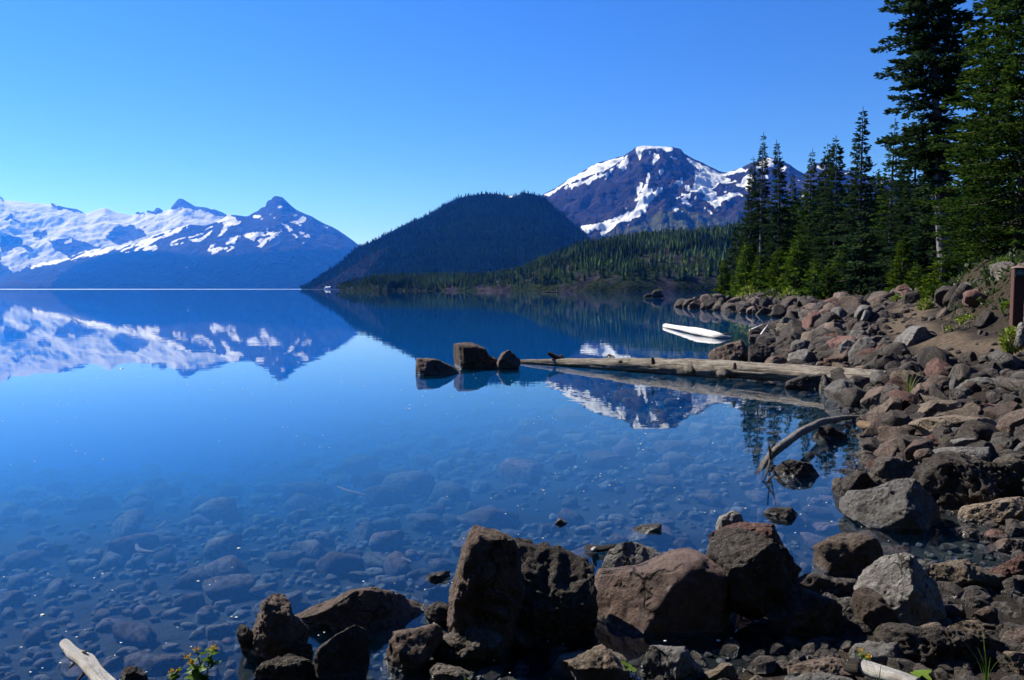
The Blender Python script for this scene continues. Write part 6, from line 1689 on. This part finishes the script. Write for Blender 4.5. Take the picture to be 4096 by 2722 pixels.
# low growth over the forest floor and the bank: nobody could count it
def ground_cover():
    rng = np.random.default_rng(33)
    n = 45000
    y = 10.0 * (95 / 10.0) ** rng.uniform(0, 1, n)
    x = rng.uniform(0.28, 1.2, n) * y
    s = shore_dist(x, y)
    sp = np.interp(y, [9, 15, 19, 22, 28, 45, 95], [2.2, 2.1, 2.5, 3.5, 4.8, 4.5, 4.0])
    Q = np.stack([x * 0.7, y * 0.7, x * 0], 1)
    keep = (s > sp + 1.0) & (fbm(Q, 3, 8) + 0.25 > rng.uniform(-0.3, 0.6, n))
    x, y = x[keep][:12000], y[keep][:12000]
    z = ground_z(x, y)
    k = len(x)
    sz = (0.035 + 0.0022 * y) * rng.uniform(0.7, 1.6, k)
    B = np.stack([x, y, z + rng.uniform(0, 1.6, k) * sz], 1)
    A = rng.normal(0, 1, (k, 3)) + [0, 0, 0.7]
    V, Fq = kites(B, A, sz * 1.6, sz * 0.5, rng, 2)
    tag(link('ground_cover', make_mesh('ground_cover', V, Fq, M_LEAFD, False, {'tone': np.repeat(np.tile(rng.random(k), 2), 4)})), kind='stuff')
ground_cover()

# ------------------------------------------------------------------ dead branches and roots under the great fir
def root_tangle(crop, pts, D, label, name, n, mat, seed, spread, rad):
    rng = np.random.default_rng(seed)
    c0 = yp(crop, pts[0][0], pts[0][1], D); c1 = yp(crop, pts[1][0], pts[1][1], D)
    root = empty(name, c0); tag(root, label, 'branches')
    for k in range(n):
        a = rng.uniform(0, 1); s = c0 + (c1 - c0) * a + rng.normal(0, spread, 3) * [1, 0.6, 0.5]
        d = np.array([rng.normal(0, 1), rng.normal(0, 0.5), rng.normal(0.2, 0.9)]); d /= np.linalg.norm(d)
        L = rng.uniform(0.15, 0.5)
        path = [s, s + d * L * 0.4 + rng.normal(0, 0.08, 3), s + d * L + rng.normal(0, 0.14, 3)]
        r0 = rng.uniform(0.5, 1.0) * rad
        me, o = log_mesh('dead_branch', path, [r0, r0 * 0.75, r0 * 0.3], mat, sides=7, rings=9, wob=0.2, seed=k)
        link('dead_branch', me, root, tuple(np.array(o) - c0))
M_GREYW = mat_drift('grey_dead_wood', (0.17, 0.16, 0.16), (0.32, 0.31, 0.31))
root_tangle('z3', [(1640, 280), (1820, 60)], 19.5, 'tangle of bleached grey dead branches at the foot of the great fir', 'dead_branches', 30, M_GREYW, 4, 0.13, 0.022)
root_tangle('z3', [(1100, 745), (1560, 660)], 15.8, 'exposed grey roots crossing the bank beside the path', 'exposed_roots', 16, M_LOG, 6, 0.08, 0.020)

# ------------------------------------------------------------------ sign post
def mat_plain(name, c, rough=0.6, bump=0.0, scale=30):
    m = NT(name)
    n = m.noise(scale, 4, 0.6, m.mapping(m.coord('Object'), (1, 1, 0.2)))
    m.bsdf(m.mix(m.ramp(n, 0.3, 0.7), tuple(x * 0.75 for x in c), c), rough, m.bump(n, 0.5, 0.01) if bump else None, 0.3)
    return m.m
def box(x0, x1, y0, y1, z0, z1, bev=0.006):
    bm = bmesh.new()
    bmesh.ops.create_cube(bm, size=1)
    for v in bm.verts:
        v.co = Vector(((x0 + x1) / 2 + v.co.x * (x1 - x0), (y0 + y1) / 2 + v.co.y * (y1 - y0), (z0 + z1) / 2 + v.co.z * (z1 - z0)))
    if bev: bmesh.ops.bevel(bm, geom=bm.edges[:], offset=bev, segments=2, affect='EDGES')
    return bm
def bm_obj(name, bm, mat, parent=None, loc=None):
    me = bpy.data.meshes.new(name); bm.to_mesh(me); bm.free(); me.materials.append(mat)
    return link(name, me, parent, loc)
def sign_post():
    D = 13.0
    s = 13.94                                            # crop of the post: 3.485 per photo pixel
    cu = lambda x, y: (974 + x / s, 250 + y / s)
    tl = at_y(*cu(525, 255), D); br = at_y(*cu(665, 1060), D)
    w = 0.155
    ztop = tl[2]
    xc = tl[0] + 0.5 * w + 0.03
    zb = gz(xc, D) - 0.2
    root = empty('sign_post', (xc, D, zb)); tag(root, 'dark brown square wooden post with a small green sign near its top', 'post')
    root.rotation_euler = (0, 0, math.radians(-14))
    h = ztop - zb
    Mw = mat_plain('post_wood', (0.070, 0.030, 0.022), 0.8, 1.0)
    bm_obj('shaft', box(-w / 2, w / 2, -w / 2, w / 2, 0, h), Mw, root)
    bm = bmesh.new()
    k = w / 2 + 0.012
    vs = [bm.verts.new(p) for p in ((-k, -k, h), (k, -k, h), (k, k, h), (-k, k, h), (-k, -k, h + 0.008), (k, -k, h + 0.008), (k, k, h + 0.008), (-k, k, h + 0.008), (0, 0, h + 0.05))]
    for f in ((3, 2, 1, 0), (0, 1, 5, 4), (1, 2, 6, 5), (2, 3, 7, 6), (3, 0, 4, 7), (4, 5, 8), (5, 6, 8), (6, 7, 8), (7, 4, 8)):
        bm.faces.new([vs[i] for i in f])
    bm_obj('cap', bm, mat_plain('post_cap', (0.20, 0.14, 0.115), 0.85, 1.0), root)
    yf = -w / 2
    zs = h - 0.015
    sg = bm_obj('sign_plate', box(-0.070, 0.070, yf - 0.008, yf - 0.002, zs - 0.115, zs, 0.002), mat_plain('sign_green', (0.006, 0.055, 0.045), 0.4), root)
    Mt = mat_plain('sign_white', (0.45, 0.62, 0.60), 0.5)
    rng = np.random.default_rng(2)
    for row, (a, b) in enumerate(((-0.040, 0.030), (-0.056, 0.042), (-0.056, 0.046))):        # three lines, too small in the photograph to read
        x = a
        z = zs - 0.030 - row * 0.024
        while x < b:
            l = rng.uniform(0.006, 0.012)
            bm_obj('lettering', box(x, x + l, yf - 0.0105, yf - 0.0085, z - 0.0045, z + 0.0045, 0), Mt, sg)
            x += l + 0.003
    for x, z in ((-0.061, zs - 0.008), (0.061, zs - 0.008), (-0.061, zs - 0.107), (0.061, zs - 0.107)):
        bm_obj('screw', box(x - 0.004, x + 0.004, yf - 0.0125, yf - 0.0085, z - 0.004, z + 0.004, 0.001), Mt, sg)
    bm_obj('arrow', box(0.052, 0.062, yf - 0.0105, yf - 0.0085, zs - 0.036, zs - 0.026, 0), Mt, sg)
sign_post()

# ------------------------------------------------------------------ islet, far ice, foam
def islet():
    poly = cv('z6', [(500, 380), (515, 330), (560, 290), (640, 283), (690, 290), (720, 340), (740, 380)])
    o = rock(poly, 'dark', 'small rocky islet topped by a dwarf shrub, far out left of the spit', crag=1.5, bury=0.6, category='islet', name='islet')
    c = o.location
    D = c.y; k = D / F
    bush((c.x + 0.0 * k, D, yp('z6', 600, 290, D)[2] - 0.3), (4.2 * k, 3 * k, 1.8 * k), 220, 0.9 * k, M_LEAFD, 'dwarf dark shrub growing on top of the small islet', 51)
    p2 = rock(cv('z6', [(350, 378), (420, 355), (500, 350), (520, 385), (400, 388)]), 'dark', 'low grassy ledge at the left side of the small islet', bury=0.8, category='rock', name='ledge')
    bush((p2.location.x, p2.location.y, 0.0), (4.5 * k, 2 * k, 1.5 * k), 300, 0.7 * k, M_LEAFY, 'bright green grass clump on the low ledge of the islet', 52, name='grass_clump')
islet()
def ice_patch():
    D = 2330
    pts = [at_y(*p, D)[[0, 2]] for p in cv('c2', [(188, 836), (200, 824), (208, 830), (218, 822), (222, 836), (205, 838)])]
    X, Fc, c = rock_shape(pts, 22, 4, 77, 3, (), 4, 0.6)
    m = NT('old_snow'); m.bsdf((0.8, 0.83, 0.88), 0.8)
    tag(link('snow_patch', make_mesh('snow_patch', X, Fc, m.m), loc=(c[0], D, c[1])), 'small white snow patch at the water\'s edge below the wooded hill\'s left end', 'snow patch')
ice_patch()
def foam():
    rng = np.random.default_rng(12)
    Vs = []; Fs = []; off = 0
    D, Fc = ico(2)
    n = 0
    while n < 240:
        y = 3.6 * (18 / 3.6) ** rng.uniform(0, 1)
        x = rng.uniform(-0.66, 0.5) * y
        if vnoise(np.array([[x * 0.9, y * 0.5, 0]]), 4)[0] < rng.uniform(-0.5, 0.45): continue
        if shore_dist(np.array([x]), np.array([y]))[0] > -0.1: continue
        r_ = rng.uniform(0.0025, 0.005) * (0.7 + 0.10 * y) * (2.0 if rng.random() < 0.06 else 1)
        Vs.append(D * [r_ * rng.uniform(1, 1.7), r_, r_ * 0.5] + [x, y, 0.001]); Fs.append(Fc + off); off += len(D)
        n += 1
    m = NT('foam'); m.bsdf((0.62, 0.62, 0.60), 0.4, None, 0.5)
    tag(link('foam_specks', make_mesh('foam_specks', np.concatenate(Vs), np.concatenate(Fs), m.m)), kind='stuff')
foam()

# ------------------------------------------------------------------ the air between
def build_haze():
    m = NT('haze')
    pv = m.n('VolumePrincipled')
    m.put(pv.inputs['Color'], (0.02, 0.19, 1.0))
    m.put(pv.inputs['Density'], 0.56e-4)
    m.put(pv.inputs['Absorption Color'], (1, 1, 1))
    m.put(pv.inputs['Anisotropy'], 0.4)
    m.put(m.out.inputs['Volume'], pv.outputs[0])
    x0, x1, y0, y1, z0, z1 = -16500, 16500, -400, 16800, -45, 1900
    V = np.array([(x0, y0, z0), (x1, y0, z0), (x1, y1, z0), (x0, y1, z0), (x0, y0, z1), (x1, y0, z1), (x1, y1, z1), (x0, y1, z1)], float)
    Fq = np.array([(3, 2, 1, 0), (4, 5, 6, 7), (0, 1, 5, 4), (1, 2, 6, 5), (2, 3, 7, 6), (3, 0, 4, 7)])
    tag(link('haze', make_mesh('haze', V, Fq, m.m, False)), kind='stuff')
build_haze()
